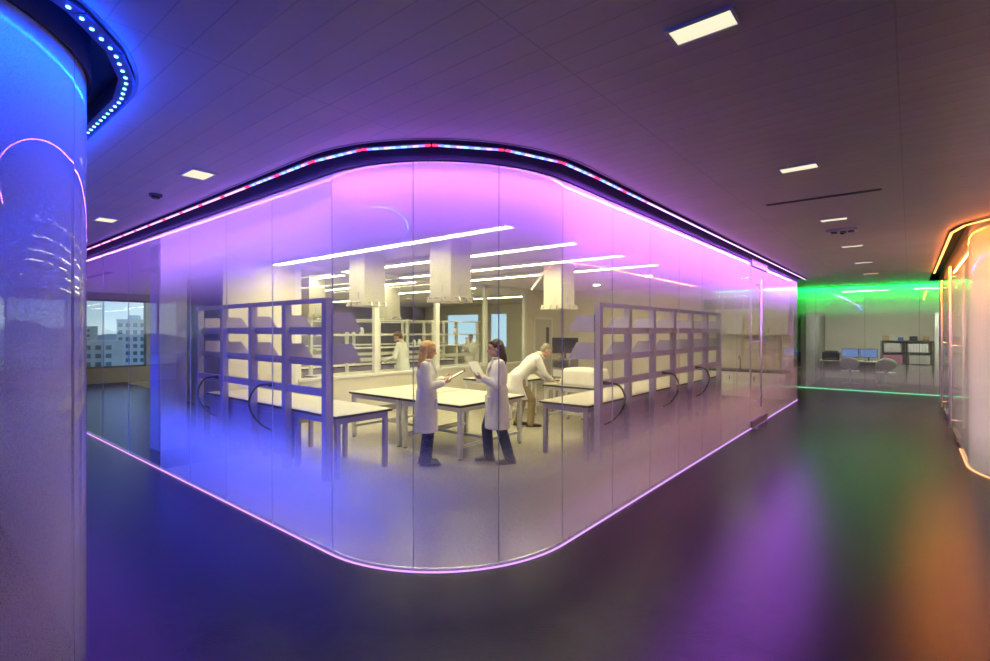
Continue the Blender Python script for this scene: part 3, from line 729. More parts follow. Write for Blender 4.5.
def rack(loc, rz, n, bay, label, shelf_side=1, h=2.13):
    """posts along +x, shelves reaching to +y*shelf_side"""
    t = thing('shelf_rack', label, 'shelf rack', loc, rz); s = shelf_side
    for i in range(n+1):
        MB().box(i*bay-.045, i*bay+.045, -.045, .045, 0, h, bevel=.004).build('post', M['rack'], t)
    MB().box(.045, n*bay-.045, -.04, .04, h-.055, h).build('top_rail', M['rack'], t)
    for i in range(n):
        x0, x1 = i*bay+.047, (i+1)*bay-.047
        for z in (1.36, 1.73):
            sh = MB(); a, b_ = sorted((0, .38*s)); sh.box(x0, x1, a-.02, b_, z, z+.028)
            sh.box(x0, x1, -.03, -.015, z-.03, z+.06)
            o_ = sh.build('shelf', M['rack'], t)
            for xx in ((x0,) if i < n-1 else (x0, x1-.012)):
                MB().prism([(xx, .05*s, z), (xx, .40*s, z), (xx, .40*s, z+.03), (xx, .27*s, z+.22), (xx, .05*s, z+.22)], (.012, 0, 0)).build('bracket', M['rack'], o_)
        r_ = MB().box(x0, x1, -.03, .04*s if s > 0 else .03, .98, 1.07).build('service_rail', M['rack'], t)
        for k in (.3, .7):
            MB().box(x0+(x1-x0)*k-.05, x0+(x1-x0)*k+.05, .04*s-.002, .04*s+.006, 1.0, 1.05).build('outlet', M['white'], r_)
    # end plates at the near end, cantilevered
    for z in (1.36, 1.73):
        MB().prism([(-.047, .03*s, z), (-.047, .42*s, z), (-.047, .42*s, z+.03), (-.047, .30*s, z+.23), (-.047, .03*s, z+.23)], (-.016, 0, 0)).build('end_bracket', M['rack'], t)
    return t
# right-hand rack runs along Y at X=-3.26, bench on its room side
bench('lab_bench', (-3.31, 5.98, 0), PI/2, 5.9, .78, 'long white bench with black edge below the right-hand shelf rack', nlegs=6)
rack((-3.24, 6.14, 0), PI/2, 6, .925, 'lavender shelf rack of seven posts parallel to the right glass wall', 1)
# left-hand rack runs along X at Y=3.3; its near end faces the corner
bench('lab_bench', (-5.15, 4.18, 0), PI, 3.65, .82, 'white bench with black edge below the left-hand shelf rack', nlegs=5, panel=1)
rack((-5.24, 3.30, 0), PI, 4, .92, 'lavender shelf rack of five posts parallel to the left glass wall', -1)

def cable(pts, label):
    P = [V(p) for p in pts]; out = []
    for i in range(len(P)-1):                                   # catmull-rom
        p0 = P[max(i-1, 0)]; p1 = P[i]; p2 = P[i+1]; p3 = P[min(i+2, len(P)-1)]
        for k in range(6):
            u = k/6; out.append(.5*((2*p1)+(p2-p0)*u+(2*p0-5*p1+4*p2-p3)*u*u+(3*p1-p0-3*p2+p3)*u**3))
    out.append(P[-1])
    t = thing('power_cable', label, 'cable', (0, 0, 0), group='black cable loops on the racks')
    t.location = P[-1]
    MB().tube([q-P[-1] for q in out], .014, 8).build('cord', M['rubber'], t, smooth=True)
    d = (out[1]-out[0]).normalized(); MB().tube([out[0]-P[-1]-d*.03, out[0]-P[-1]+d*.05], .024, 8).build('plug', M['rubber'], t)
    return t
for k, (x, l) in enumerate(((-6.75, 'black cable loop hanging off the left rack, nearer the corner'), (-8.45, 'black cable loop hanging off the left rack at its far end'))):
    cable([(x+.30, 3.26, 1.04), (x+.12, 3.16, 1.02), (x-.04, 3.12, .84), (x-.03, 3.14, .66), (x+.14, 3.2, .5), (x+.26, 3.27, .44)], l)
for k, (y, l) in enumerate(((6.45, 'black cable loop at the near end of the right rack'), (8.55, 'black cable loop halfway along the right rack'), (10.25, 'black cable loop towards the far end of the right rack'))):
    cable([(-3.19, y-.22, 1.04), (-3.09, y-.02, 1.0), (-3.05, y+.10, .84), (-3.07, y+.08, .68), (-3.13, y-.08, .53), (-3.19, y-.22, .48)], l)

def lab_table(loc, lx, ly, label, h=.75):
    t = thing('lab_table', label, 'table', loc, group='white laboratory tables')
    MB().box(0, lx, 0, ly, h-.006, h).build('table_top', M['top'], t)
    MB().box(-.004, lx+.004, -.004, ly+.004, h-.036, h-.006, bevel=.004).build('edge_band', M['edge'], t)
    MB().box(.04, lx-.04, .03, .07, h-.10, h-.036).box(.04, lx-.04, ly-.07, ly-.03, h-.10, h-.036).box(.03, .07, .07, ly-.07, h-.10, h-.036).box(lx-.07, lx-.03, .07, ly-.07, h-.10, h-.036).build('apron', M['white'], t)
    for x in (.055, lx-.055):
        for y in (.055, ly-.055):
            l = MB().box(x-.03, x+.03, y-.03, y+.03, .02, h-.036, bevel=.005).build('leg', M['white'], t)
            MB().disc((x, y, .01), .022, .02, 10).build('foot', M['black'], l)
    MB().box(.04, .07, .085, ly-.085, .16, .20).box(lx-.07, lx-.04, .085, ly-.085, .16, .20).box(.085, lx-.085, ly/2-.02, ly/2+.02, .16, .20).build('stretcher', M['white'], t)
    return t
lab_table((-5.86, 4.90, 0), 1.24, 1.45, 'white black-edged table between the two women in lab coats')
lab_table((-7.13, 4.90, 0), 1.24, 1.45, 'white black-edged table behind the blonde woman, joined to the front table')
lab_table((-7.25, 7.78, 0), 1.25, .8, 'white table by the glazed partition behind the front tables')
lab_table((-5.30, 7.86, 0), 1.17, .85, 'white table the bending man leans on, beside the right bench')
lab_table((-7.25, 8.62, 0), 1.25, .8, 'rear white table touching the partition-side table')
# draped instrument and monitor on the bending man's table
dr_ = MB()
segs = 40; prof = [(.0, .27), (.6, .265), (.92, .25), (1.0, .20), (1.0, .0)]
rings = []
for (fr, zz) in ((1.16, 0), (1.10, .06), (1.05, .14), (1.0, .24), (.93, .30), (.6, .315), (.25, .31)):
    ring = []
    for k in range(segs):
        a = 2*PI*k/segs; ca, sa = math.cos(a), math.sin(a)
        q = (abs(ca)**4 + abs(sa)**4)**-.25
        wv = 1 + (.05*math.sin(9*a) + .03*math.sin(14*a+1))*max(0, (.30-zz)/.30)
        ring.append(dr_.bm.verts.new((.40*ca*q*fr*wv, .26*sa*q*fr*wv, zz)))
    rings.append(ring)
for a, b_ in zip(rings, rings[1:]):
    for k in range(segs): dr_.bm.faces.new((a[k], a[(k+1) % segs], b_[(k+1) % segs], b_[k]))
dr_.bm.faces.new(rings[-1]); dr_.bm.faces.new(rings[0][::-1])
tag(dr_.build('draped_instrument', M['cloth'], smooth=True, loc=(-4.60, 8.22, .75)), 'white cloth-draped instrument on the table beside the bending man', 'covered equipment')
t = thing('instrument', 'dark box-shaped instrument carrying the black monitor behind the bending man', 'instrument', (-5.5, 8.98, .75))
MB().box(-.22, .22, -.17, .17, .02, .42, bevel=.012).build('casing', M['base'], t)
MB().box(-.18, .18, -.176, -.168, .24, .38).build('front_panel', M['black'], t); MB().box(-.18, .18, -.176, -.168, .06, .20).build('drawer', M['cab'], t)
for x in (-.18, .18):
    for y in (-.13, .13): MB().disc((x, y, .01), .02, .02, 10).build('foot', M['black'], t)
monitor((-5.5, 8.98, 1.17), .45, 'black computer monitor behind the bending man and the draped instrument', M['screen'], .54)
lab_table((-5.90, 8.74, 0), .95, .5, 'narrow white table carrying the black computer monitor')

# hanging service columns
def service_column(x, y, label, w=.41, zb=2.14):
    t = thing('service_column', label, 'service column', (x, y, LZ), group='white ceiling service columns')
    H = LZ - zb
    MB().box(-w/2, w/2, -w/2, w/2, -H+.08, 0, bevel=.008).build('casing', M['cream'], t)
    MB().box(-w/2-.002, w/2+.002, -.004, .004, -H+.10, -.02).box(-.004, .004, -w/2-.002, w/2+.002, -H+.10, -.02).build('panel_seam', M['cab'], t)
    c_ = MB().box(-w/2-.03, w/2+.03, -w/2-.03, w/2+.03, -H, -H+.08, bevel=.006).build('collar', M['cream'], t)
    for sx, sy in ((1, 0), (-1, 0), (0, 1), (0, -1)):
        for k in (-.14, .0, .14):
            px, py = sx*(w/2+.03)+k*abs(sy), sy*(w/2+.03)+k*abs(sx)
            MB().tube([(px, py, -H+.05), (px+sx*.06, py+sy*.06, -H+.05), (px+sx*.075, py+sy*.075, -H+.0)], .011, 6).build('gas_valve', M['steel'], t)
        MB().box(sx*(w/2)-.05*abs(sy)-.01*abs(sx), sx*(w/2)+.05*abs(sy)+.01*abs(sx), sy*(w/2)-.05*abs(sx)-.01*abs(sy), sy*(w/2)+.05*abs(sx)+.01*abs(sy), -H+.12, -H+.22).build('outlet', M['cab'], t)
    return t
service_column(-4.95, 5.05, 'white ceiling service column hanging over the table between the women')
service_column(-6.85, 5.05, 'white ceiling service column over the table behind the blonde woman')
s3 = service_column(-5.0, 7.95, 'white ceiling service column above the bending man, with a slanted arm')
MB().box(-.02, .02, -.02, .02, -.42, .02, rot=Matrix.Rotation(.75, 4, 'Y')).build('slanted_arm', M['white'], s3).location = (-.40, -.1, -.12)
service_column(-10.6, 8.5, 'white ceiling service column beyond the glazed partition', zb=2.05)
service_column(-10.6, 6.3, 'white ceiling service column beyond the leftmost partition bay', zb=2.05)

# counters and cupboards along the back wall of the laboratory
cn = thing('back_counter', 'pale counter with dark worktop along the back laboratory wall', 'counter', (-4.6, 13.75, 0))
MB().box(0, 2.3, .02, .66, .08, .71).build('carcass', M['cab'], cn); MB().box(-.01, 2.31, 0, .66, .71, .75).build('worktop', M['edge'], cn)
MB().box(.03, 2.27, .06, .6, 0, .08).build('plinth', M['base'], cn)
for i in range(4):
    d_ = MB().box(i*.575+.01, (i+1)*.575-.01, .0, .02, .10, .70).build('cupboard_door', M['white'], cn)
    MB().box(i*.575+.46, i*.575+.48, -.02, .0, .5, .62).build('handle', M['steel'], d_)
wc = thing('wall_cupboard', 'pale wall cupboard above the back counter', 'cabinet', (-4.3, 14.07, 1.65))
MB().box(0, 2.0, 0, .34, 0, .95).build('carcass', M['cab'], wc)
for i in range(4):
    d_ = MB().box(i*.5+.008, (i+1)*.5-.008, -.02, 0, .0, .62).build('cupboard_door', M['cab'], wc)
    MB().box(i*.5+(.40 if i % 2 == 0 else .08), i*.5+(.42 if i % 2 == 0 else .10), -.04, -.02, .04, .18).build('handle', M['steel'], d_)
    MB().box(i*.5+.02, (i+1)*.5-.02, -.012, 0, .66, .92).build('open_shelf', M['wallgrey'], wc)
fc = thing('tap', 'steel gooseneck tap on the back counter', 'tap', (-3.4, 14.15, .75))
MB().tube([(0, 0, 0), (0, 0, .28), (0, -.04, .34), (0, -.12, .35), (0, -.17, .28)], .012).build('spout', M['steel'], fc, smooth=True); MB().disc((0, 0, .02), .03, .04, 12).build('base', M['steel'], fc)

# second laboratory: benches and white racks
def white_rack(loc, rz, n, bay, label):
    t = thing('shelf_rack', label, 'shelf rack', loc, rz)
    for i in range(n+1): MB().box(i*bay-.03, i*bay+.03, -.04, .04, 0, 2.05).build('post', M['white'], t)
    for z in (1.30, 1.62, 2.0):
        for i in range(n):
            MB().box(i*bay+.031, (i+1)*bay-.031, -.19, .19, z, z+.03).build('shelf', M['white'], t)
    MB().box(.03, n*bay-.03, -.02, .02, .98, 1.07).build('service_rail', M['white'], t)
    return t
bench('lab_bench', (-9.70, 6.0, 0), PI/2, 6.0, .75, 'white bench beyond the partition under the nearer white rack', nlegs=5)
white_rack((-10.5, 6.2, 0), PI/2, 6, .95, 'white shelf rack beyond the partition behind the bearded man')
bench('lab_bench', (-12.2, 7.0, 0), PI/2, 6.0, .75, 'white bench deep in the second laboratory', nlegs=5)
white_rack((-13.0, 7.2, 0), PI/2, 6, .95, 'white shelf rack deepest in the second laboratory')
def jar(x, y, z, s, m_, label, group):
    t = thing('reagent_jar', label, 'jar', (x, y, z), group=group)
    MB().tube([(0, 0, 0), (0, 0, .11*s), (0, 0, .135*s), (0, 0, .15*s)], [.045*s, .045*s, .025*s, .025*s], 12).build('jar_body', m_, t, smooth=True)
    MB().disc((0, 0, .16*s), .028*s, .025*s, 12).build('lid', M['bluebin'], t); return t
for i, (y, z) in enumerate(((6.6, 1.33), (7.5, 1.65), (9.2, 1.33), (9.4, 1.33), (10.8, 1.65), (11.3, 1.33))):
    jar(-10.4, y, z, 1.2, M['paper'], 'small white reagent jar with blue lid on the white rack beyond the partition', 'reagent jars beyond the partition')

# ------------------------------------------------------------------ people
def rotz(a): return Matrix.Rotation(a, 4, 'Z')
def frame(dirv, up):
    d = V(dirv).normalized(); u = V(up); u = (u - d*u.dot(d)).normalized(); r = d.cross(u); return r, d, u   # right, forward, up
def hand(mb, wrist, d, n, s=1.0, side=1, curl=.6):
    """palm from wrist along d, palm normal n (fingers curl to n); side=+1 right hand"""
    d = V(d).normalized(); n = V(n); n = (n - d*n.dot(d)).normalized(); w = d.cross(n)*side
    wrist = V(wrist); pl = .085*s
    mb.loft([(wrist + d*pl*t_, w, n, rx*s, ry*s) for t_, rx, ry in ((-.1, .020, .016), (.2, .028, .015), (.7, .038, .014), (1.0, .036, .012))], 12)
    for i, ln in enumerate((.068, .078, .073, .056)):
        b0 = wrist + d*pl*.96 + w*(.028-.0185*i)*s
        d1 = (d*math.cos(curl*.5) + n*math.sin(curl*.5)); d2 = (d*math.cos(curl*1.4) + n*math.sin(curl*1.4))
        k = b0 + d1*ln*.5*s; e = k + d2*ln*.5*s
        mb.capsule(b0, k, .0095*s, .0088*s, 8); mb.capsule(k, e, .0088*s, .0072*s, 8)
    t0 = wrist + d*pl*.25 + w*.030*s; t1 = t0 + (w*.7 + d*.7 + n*.3).normalized()*.042*s; t2 = t1 + (d*.85 + n*.45).normalized()*.032*s
    mb.capsule(t0, t1, .013*s, .0105*s, 8); mb.capsule(t1, t2, .0105*s, .008*s, 8)

def person(loc, rz, label, J, hair, hair_style, trousers, shoes, coat_hem, s=1.0, female=False, beard=None, shirt=None):
    """J: joints in local metres, +y is forward. Body is one continuous skin, clothing and hair are children."""
    t = thing('person', label, 'person', loc, rz)
    X = V((1, 0, 0))
    g = {k: V(v) for k, v in J.items()}
    hr, hf, hu = frame(g['look'], g['headup'])
    hc = g['head']
    sp = (g['chest']-g['pelvis']).normalized(); sf = sp.cross(X)*-1; sf = X.cross(sp)*-1
    if sf.y < 0: sf = -sf
    R4 = Matrix((hr, hf, hu)).transposed().to_4x4()
    b = MB()
    def H(x, y, z): return hc + hr*x*s + hf*y*s + hu*z*s
    b.ball(H(0, -.012, .025), (.074*s, .092*s, .092*s), R4, 3); b.ball(H(0, .022, -.045), (.056*s, .062*s, .066*s), R4, 3)
    b.ball(H(0, .055, -.088), (.026*s, .024*s, .02*s), R4)                        # chin
    b.capsule(H(0, .088, .006), H(0, .104, -.03), .010*s, .015*s, 8)                # nose
    b.ball(H(0, .078, .03), (.045*s, .018*s, .012*s), R4)                          # brow
    for q in (1, -1): b.ball(H(.076*q, -.012, -.01), (.012*s, .022*s, .032*s), R4)  # ears
    b.capsule(g['neck'], H(0, -.02, -.05), .054*s, .048*s)
    w = .155*s if female else .175*s
    b.loft([(g['pelvis'] - sp*.08*s, X, sf, .15*s, .11*s), (g['pelvis'] + sp*.03*s, X, sf, .165*s, .115*s), (g['pelvis'].lerp(g['chest'], .45), X, sf, .13*s if female else .15*s, .10*s), (g['chest'], X, sf, w, .115*s), (g['chest'].lerp(g['neck'], .6), X, sf, w*.85, .09*s), (g['neck'], X, sf, .06*s, .055*s)])
    for q in ('l', 'r'):
        sd = 1 if q == 'r' else -1
        b.capsule(g['sho_'+q], g['elb_'+q], .052*s, .040*s); b.capsule(g['elb_'+q], g['wri_'+q], .040*s, .027*s)
        hand(b, g['wri_'+q], g['hd_'+q], g['hn_'+q], s, sd, g['curl'].x if 'curl' in g else .6)
        b.capsule(g['hip_'+q], g['kne_'+q], .080*s, .055*s); b.capsule(g['kne_'+q], g['ank_'+q], .055*s, .036*s)
        b.capsule(g['ank_'+q] - V((0, 0, .015)), g['ank_'+q].lerp(g['toe_'+q], .55) - V((0, 0, .015)), .030*s, .018*s)
    b.blob('body', M['skin'], t, .0085, 3)
    # face
    for q in (1, -1):
        MB().ball(H(.030*q, .083, .012), (.012*s, .007*s, .007*s), R4).build('eye', M['eye'], t, True)
        MB().ball(H(.031*q, .086, .034), (.018*s, .006*s, .004*s), R4).build('eyebrow', hair, t, True)
    MB().ball(H(0, .080, -.058), (.022*s, .008*s, .006*s), R4).build('mouth', M['lips'], t, True)
    # trousers
    p = MB()
    p.ball(g['pelvis'] - V((0, 0, .02)), (.165*s, .12*s, .12*s))
    for q in ('l', 'r'):
        p.capsule(g['hip_'+q], g['kne_'+q], .094*s, .074*s); p.capsule(g['kne_'+q], g['ank_'+q] - V((0, 0, .03)), .074*s, .070*s if female else .066*s)
    p.blob('trousers', trousers, t, .014, 4)
    # shoes with soles
    for q in ('l', 'r'):
        a, e = g['ank_'+q], g['toe_'+q]; d = (e-a); d.z = 0; d.normalize(); r_ = V((d.y, -d.x, 0))
        zl = a.z - .085*s
        k = MB(); 
        k.loft([(a - d*.075*s + V((0, 0, -.045*s)), r_, V((0, 0, 1)), .030*s, .040*s), (a - d*.02*s + V((0, 0, -.040*s)), r_, V((0, 0, 1)), .038*s, .045*s), (a + d*.07*s + V((0, 0, -.052*s)), r_, V((0, 0, 1)), .042*s, .033*s), (a + d*.135*s + V((0, 0, -.060*s)), r_, V((0, 0, 1)), .040*s, .025*s), (a + d*.185*s + V((0, 0, -.066*s)), r_, V((0, 0, 1)), .022*s, .017*s)], 14)
        so = k.build('shoe', shoes, t, True)
        MB().prism([a + r_*x*s + d*y*s + V((0, 0, -.087*s)) for x, y in ((-.028, -.085), (.028, -.085), (.036, 0), (.042, .09), (.032, .165), (0, .19), (-.032, .165), (-.042, .09), (-.036, 0))], (0, 0, .016*s)).build('sole', M['rubber'], so)
    # lab coat
    c_ = MB()
    up = V((0, 0, 1)); hem = coat_hem
    pel = g['pelvis']; back = hem.get('back', 0); fl = hem.get('flare', .205)
    c_.loft([(V((pel.x, pel.y*.6 + hem.get('y', 0), hem['z'])), X, V((0, 1, 0)), fl*s, (fl-.045+back)*s), (pel.lerp(V((pel.x, pel.y, hem['z'])), .5) + V((0, hem.get('y', 0)*.5, 0)), X, V((0, 1, 0)), (fl-.012)*s, (fl-.05+back*.6)*s), (pel + V((0, 0, .02)), X, (V((0, 1, 0))+sf).normalized(), .190*s, .142*s), (pel + sp*.10*s, X, sf, .178*s, .136*s)])
    c_.loft([(pel - sp*.02, X, sf, .185*s, .140*s), (pel.lerp(g['chest'], .45), X, sf, (.150 if female else .172)*s, .122*s), (g['chest'], X, sf, w+.022, .137*s), (g['chest'].lerp(g['neck'], .55), X, sf, w*.92, .112*s), (g['neck'] - sp*.01, X, sf, .075*s, .072*s)])
    for q in ('l', 'r'):
        e, wv = g['elb_'+q], g['wri_'+q]
        c_.capsule(g['sho_'+q], e, .072*s, .062*s); c_.capsule(e, wv - (wv-e).normalized()*.035*s, .062*s, .050*s)
        c_.capsule(g['chest'].lerp(g['neck'], .5), g['sho_'+q], .085*s, .070*s)
    co = c_.blob('lab_coat', M['coat'], t, .012, 5)
    # collar, lapels, pockets
    k = MB(); nb = g['neck'] - sp*.005
    rings = []
    for i in range(17):
        a = -PI*.5 + .35 + (2*PI-.7)*i/16
        for_ = X*math.cos(a) + sf*-math.sin(a)*-1
        rings.append(nb + (X*math.cos(a)*.085 + sf*math.sin(a)*-.08)*s*1.0)
    kk = MB(); kk.tube([q + sp*.008 for q in rings], .017*s, 8); kk.build('collar', M['coat'], co, True)
    fz = g['chest'] + sf*.133*s
    for q in (1, -1):
        MB().prism([g['neck'] + X*.05*q*s + sf*.065*s, g['chest'] + X*.085*q*s + sf*.118*s + sp*.06*s, g['chest'] + X*.012*q*s + sf*.146*s - sp*.06*s, g['chest'] + X*.02*q*s + sf*.128*s + sp*.05*s], sf*.012*s).build('lapel', M['coat'], co)
        pc = pel + V((0, 0, -.06*s)) + X*.11*q*s + V((0, .142*s, 0))
        MB().box(pc.x-.06*s, pc.x+.06*s, pc.y-.03*s, pc.y+.004*s, pc.z-.09*s, pc.z+.05*s, bevel=.006).build('pocket', M['coat'], co)
    for i in range(3):
        bc = pel.lerp(g['chest'], .75-.35*i) + sf*.138*s
        MB().ball(bc, (.009*s, .005*s, .009*s)).build('button', M['cab'], co)
    if shirt:
        MB().prism([g['neck'] + X*.04*s + sf*.068*s, g['neck'] - X*.04*s + sf*.068*s, g['chest'] + sf*.137*s], sf*.006).build('shirt_front', shirt, t)
    # hair
    h = MB()
    if hair_style == 'short':
        h.ball(H(0, -.028, .042), (.080*s, .088*s, .086*s), R4, 3); h.ball(H(0, -.055, -.005), (.074*s, .058*s, .07*s), R4, 3)
        h.ball(H(0, .045, .088), (.055*s, .035*s, .024*s), R4)
    else:
        h.ball(H(0, -.027, .038), (.085*s, .095*s, .095*s), R4, 3); h.ball(H(0, .03, .085), (.062*s, .05*s, .032*s), R4)
        n = 6; L = .46 if hair_style == 'long' else .31
        for xo in (-.055, 0, .055):
            pr_ = H(xo, -.065, .02); bot = H(xo*1.25, -.085, -.0) - V((0, 0, L*s))
            md = pr_.lerp(bot, .5) + V((0, -.025, 0))
            h.capsule(pr_, md, .058*s, .052*s); h.capsule(md, bot, .052*s, .030*s)
        for q in (1, -1):
            h.capsule(H(.060*q, -.04, .03), H(.074*q, -.045, -.15), .028*s, .028*s); h.capsule(H(.074*q, -.045, -.15), H(.085*q, -.03, -.28 if hair_style == 'long' else -.22), .028*s, .014*s)
    h.blob('hair', hair, t, .010, 3)
    if beard:
        MB().ball(H(0, .035, -.075), (.060*s, .062*s, .048*s), R4, 3).blob('beard', beard, t, .008, 2)
    return t

def standing(s=1.0, spread=.09, step=0.0, w=.16):
    return dict(pelvis=(0, 0, .90*s), chest=(0, 0, 1.20*s), neck=(0, -.015, 1.38*s), head=(0, .03, 1.51*s), look=(0, 1, -.1), headup=(0, .1, 1),
        sho_l=(-w, -.01, 1.31*s), sho_r=(w, -.01, 1.31*s), hip_l=(-.085, 0, .84*s), hip_r=(.085, 0, .84*s),
        kne_l=(-spread, .02, .46*s), kne_r=(spread, .02+step*.5, .46*s), ank_l=(-spread, -.03, .092), ank_r=(spread, -.03+step, .092),
        toe_l=(-spread-.01, .14, .035), toe_r=(spread+.01, .14+step, .035), curl=(.8, 0, 0))

# woman with the clipboard
s = 1.61/1.63
J = standing(s, .075, .03)
J.update(elb_l=(-.21, .02, 1.03), elb_r=(.21, .02, 1.03), wri_l=(-.13, .24, 1.10), wri_r=(.12, .23, 1.08),
         hd_l=(.45, 1, .25), hn_l=(.6, -.1, .8), hd_r=(-.45, 1, .25), hn_r=(-.6, -.1, .8), look=(0, 1, -.18))
person((-4.87, 4.52, 0), math.radians(-44), 'blonde woman in a white lab coat reading from a clipboard', J, M['blonde'], 'long', M['jeans'], M['shoe'], dict(z=.44, flare=.20), s, True, shirt=M['shirt'])
def board_at(loc, rz, tilt, label, name, m_, w=.23, l=.32, th=.008, clip=True, cat='clipboard'):
    t = thing(name, label, cat, loc, rz)
    rx = Matrix.Rotation(tilt, 4, 'X')
    b_ = MB().box(-w/2, w/2, -l/2, l/2, -th/2, th/2, bevel=.002).build('backing_board' if clip else 'sheet', m_, t); b_.matrix_local = rx
    if clip:
        q = MB().box(-w/2+.012, w/2-.012, -l/2+.015, l/2-.03, th/2, th/2+.003).build('paper', M['paper'], t); q.matrix_local = rx
        q = MB().box(-.05, .05, l/2-.035, l/2-.005, th/2, th/2+.012, bevel=.003).build('clip', M['steel'], t); q.matrix_local = rx
    return t
h1 = math.radians(-44); f1 = V((-math.sin(h1), math.cos(h1), 0))
board_at(V((-4.87, 4.52, 1.155)) + f1*.37, h1, .50, 'dark clipboard with paper held by the blonde woman', 'clipboard', M['board'])
# woman with the paper sheets
s = 1.63/1.63
J = standing(s, .095, .10)
J.update(kne_r=(.095, .13, .46), ank_r=(.10, .10, .092), toe_r=(.11, .27, .035), kne_l=(-.09, -.04, .46), ank_l=(-.10, -.15, .092), toe_l=(-.12, .02, .035))
J.update(elb_l=(-.21, .03, 1.04), elb_r=(.21, .03, 1.04), wri_l=(-.12, .22, 1.13), wri_r=(.12, .21, 1.13),
         hd_l=(.4, 1, .3), hn_l=(.7, -.2, .7), hd_r=(-.4, 1, .3), hn_r=(-.7, -.2, .7), look=(0, 1, -.08))
h2 = math.radians(138); f2 = V((-math.sin(h2), math.cos(h2), 0))
person((-4.23, 5.20, 0), h2, 'dark-haired woman in a white lab coat and jeans holding up white papers', J, M['brown'], 'shoulder', M['jeans2'], M['sneaker'], dict(z=.46, flare=.215), s, True, shirt=M['shirt'])
board_at(V((-4.23, 5.20, 1.21)) + f2*.27, math.radians(98), 1.05, 'white paper pad held by the dark-haired woman', 'paper_pad', M['paper'], .22, .29, .012, False, 'papers')
# bending man
J = dict(pelvis=(0, -.14, .90), chest=(0, .14, 1.17), neck=(0, .28, 1.30), head=(0, .40, 1.375), look=(0, .80, -.62), headup=(0, .62, .80),
    sho_l=(-.18, .20, 1.22), sho_r=(.18, .20, 1.22), elb_l=(-.20, .26, .98), elb_r=(.20, .30, .98), wri_l=(-.12, .44, .83), wri_r=(.12, .46, .83),
    hd_l=(.2, 1, -.12), hn_l=(0, -.1, -1), hd_r=(-.2, 1, -.12), hn_r=(0, -.1, -1), hip_l=(-.09, -.12, .86), hip_r=(.09, -.12, .86),
    kne_l=(-.10, -.03, .48), kne_r=(.10, .10, .48), ank_l=(-.10, -.12, .092), ank_r=(.10, .08, .092), toe_l=(-.12, .06, .035), toe_r=(.12, .26, .035), curl=(.5, 0, 0))
h3 = math.radians(-42)
person((-5.46, 7.52, 0), h3, 'grey-haired man in a white lab coat bending over a table', J, M['greyhair'], 'short', M['khaki'], M['shoebrown'], dict(z=.50, flare=.215, y=-.05, back=.04), 1.04, False, shirt=M['shirt'])
# bearded man behind the partition
s = 1.06

J = standing(s, .11)
J.update(neck=(0, .05, 1.46), head=(0, .12, 1.585), look=(0, .80, -.55), headup=(0, .55, .8), chest=(0, .02, 1.27),
         sho_l=(-.19, .03, 1.40), sho_r=(.19, .03, 1.40), elb_l=(-.25, .12, 1.12), elb_r=(.25, .12, 1.12), wri_l=(-.15, .38, 1.04), wri_r=(.14, .36, 1.04),
         hd_l=(.3, 1, -.2), hn_l=(.2, -.1, -1), hd_r=(-.3, 1, -.2), hn_r=(-.2, -.1, -1))
h4 = math.radians(122)
person((-9.28, 7.86, 0), h4, 'bearded man in a white lab coat working behind the glazed partition', J, M['chestnut'], 'short', M['grey_trousers'], M['shoe'], dict(z=.45, flare=.22), s, False, M['chestnut'], M['shirt'])
# man far off in the second laboratory
s = 1.0
J = standing(s, .10)
J.update(elb_l=(-.26, .04, 1.08), elb_r=(.24, .08, 1.05), wri_l=(-.36, .26, 1.16), wri_r=(.06, .28, 1.06), hd_l=(-.2, 1, .1), hn_l=(.6, 0, -.6), hd_r=(-.5, 1, .1), hn_r=(-.4, -.1, .8))
h5 = math.radians(-160)
person((-11.45, 12.65, 0), h5, 'dark-haired man in a white coat far off in the second laboratory', J, M['blackhair'], 'short', M['grey_trousers'], M['shoe'], dict(z=.45, flare=.22), s, False, None, M['shirt'])
f5 = V((-math.sin(h5), math.cos(h5), 0))
board_at(V((-11.45, 12.65, 1.12)) + f5*.40, h5, .9, 'white sheet held by the man far off in the second laboratory', 'paper_pad', M['paper'], .21, .28, .008, False, 'papers')

# ------------------------------------------------------------------ city outside the windows
struct(MB().box(-900, -22, -500, 700, -32.5, -32).build('ground', M['ground']))
def tower(loc, rz, w, d, h, nx, nz, m_, label, roof=0):
    t = thing('building', label, 'building', loc, rz)
    MB().box(-w/2, w/2, -d/2, d/2, 0, h).build('facade', m_, t)
    MB().box(-w/2-.2, w/2+.2, -d/2-.2, d/2+.2, h, h+.6).build('parapet', m_, t)
    if roof: MB().box(-w/5, w/8, -d/4, d/4, h+.6, h+.6+roof).build('plant_room', m_, t)
    cw, chh = w/nx, min(3.4, h/nz)
    for i in range(nx):
        for k in range(nz):
            x = -w/2+(i+.5)*cw; z = h-(k+.6)*chh
            MB().box(x-cw*.28, x+cw*.28, -d/2-.1, -d/2+.05, z-chh*.32, z+chh*.22).build('window', M['glassdark'], t)
    return t
def dirpt(u, d): return (d*(-.6347+.7727*u), d*(.7727+.6347*u))
x, y = dirpt(-.712, 250); tower((x, y, -32), math.radians(60), 12, 12, 38.6, 4, 8, M['brick'], 'tall pale tower block beyond the far window', 2)
x, y = dirpt(-.785, 210); tower((x, y, -32), math.radians(60), 14, 12, 29.0, 4, 4, M['brick2'], 'low pale block beside the tower beyond the far window')
x, y = dirpt(-.83, 330); tower((x, y, -32), math.radians(62), 20, 12, 36.0, 5, 4, M['brick2'], 'wide distant block at the left edge of the far window')
x, y = dirpt(-.60, 260); tower((x, y, -32), math.radians(55), 18, 12, 33.0, 5, 4, M['brick'], 'grey block seen through the second window over the bench')
hl = MB()
n = 60; P = []
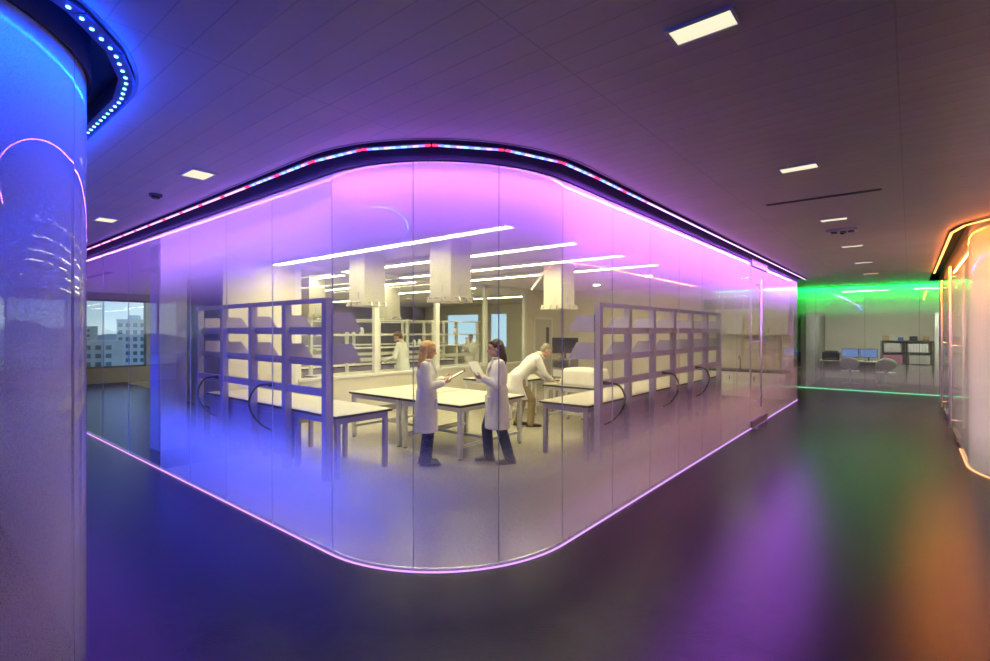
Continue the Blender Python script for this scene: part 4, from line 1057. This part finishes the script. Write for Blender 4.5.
for i in range(n+1): P.append((-860, -450+1150*i/n, -32 + 33 + 9*math.sin(i*.5) + 5*math.sin(i*1.3+1) + 3*random.random()))
for a, b_ in zip(P, P[1:]):
    vs = [hl.bm.verts.new(q) for q in ((a[0], a[1], -32), (b_[0], b_[1], -32), b_, a, (a[0]-60, a[1], -32), (b_[0]-60, b_[1], -32))]
    hl.bm.faces.new((vs[0], vs[1], vs[2], vs[3])); hl.bm.faces.new((vs[3], vs[2], vs[5], vs[4]))
struct(hl.build('hills', M['hill']))

# sky
w = bpy.data.worlds.new('sky'); S.world = w; w.use_nodes = True
nt = w.node_tree; N = nt.nodes.new; L = nt.links.new
bg = nt.nodes['Background']; tc = N('ShaderNodeTexCoord'); sx = N('ShaderNodeSeparateXYZ'); L(tc.outputs['Generated'], sx.inputs[0])
rp = N('ShaderNodeValToRGB'); e = rp.color_ramp.elements
e[0].position = 0; e[0].color = (.46, .66, .80, 1); e[1].position = .6; e[1].color = (.08, .28, .70, 1)
nz = N('ShaderNodeTexNoise'); nz.inputs['Scale'].default_value = 3.5; nz.inputs['Detail'].default_value = 6
mp_ = N('ShaderNodeMapping'); mp_.inputs['Scale'].default_value = (1, 1, 3); L(tc.outputs['Generated'], mp_.inputs[0]); L(mp_.outputs[0], nz.inputs['Vector'])
r2 = N('ShaderNodeValToRGB'); r2.color_ramp.elements[0].position = .5; r2.color_ramp.elements[1].position = .72
L(nz.outputs['Fac'], r2.inputs['Fac']); L(sx.outputs['Z'], rp.inputs['Fac'])
mxx = N('ShaderNodeMix'); mxx.data_type = 'RGBA'; L(r2.outputs['Color'], mxx.inputs['Factor']); L(rp.outputs['Color'], mxx.inputs['A']); mxx.inputs['B'].default_value = (.72, .82, .88, 1)
L(mxx.outputs['Result'], bg.inputs['Color']); bg.inputs['Strength'].default_value = .85

# ------------------------------------------------------------------ camera and colour management
cam = bpy.data.cameras.new('camera'); cam.sensor_width = 36; cam.lens = 36*505/990; cam.clip_end = 3000; cam.clip_start = .05
co = bpy.data.objects.new('camera', cam); COL.objects.link(co); co.location = (0, 0, 1.75); co.rotation_euler = (PI/2, 0, math.radians(39.4))
S.camera = co
S.view_settings.view_transform = 'Standard'; S.view_settings.look = 'None'; S.view_settings.gamma = 1; S.view_settings.exposure = 0.7
S.view_settings.use_curve_mapping = False
S.cycles.max_bounces = 10; S.cycles.transparent_max_bounces = 24; S.cycles.diffuse_bounces = 4; S.cycles.glossy_bounces = 5
S.cycles.sample_clamp_indirect = 4; S.cycles.caustics_reflective = False; S.cycles.caustics_refractive = False
S.cycles.use_denoising = True
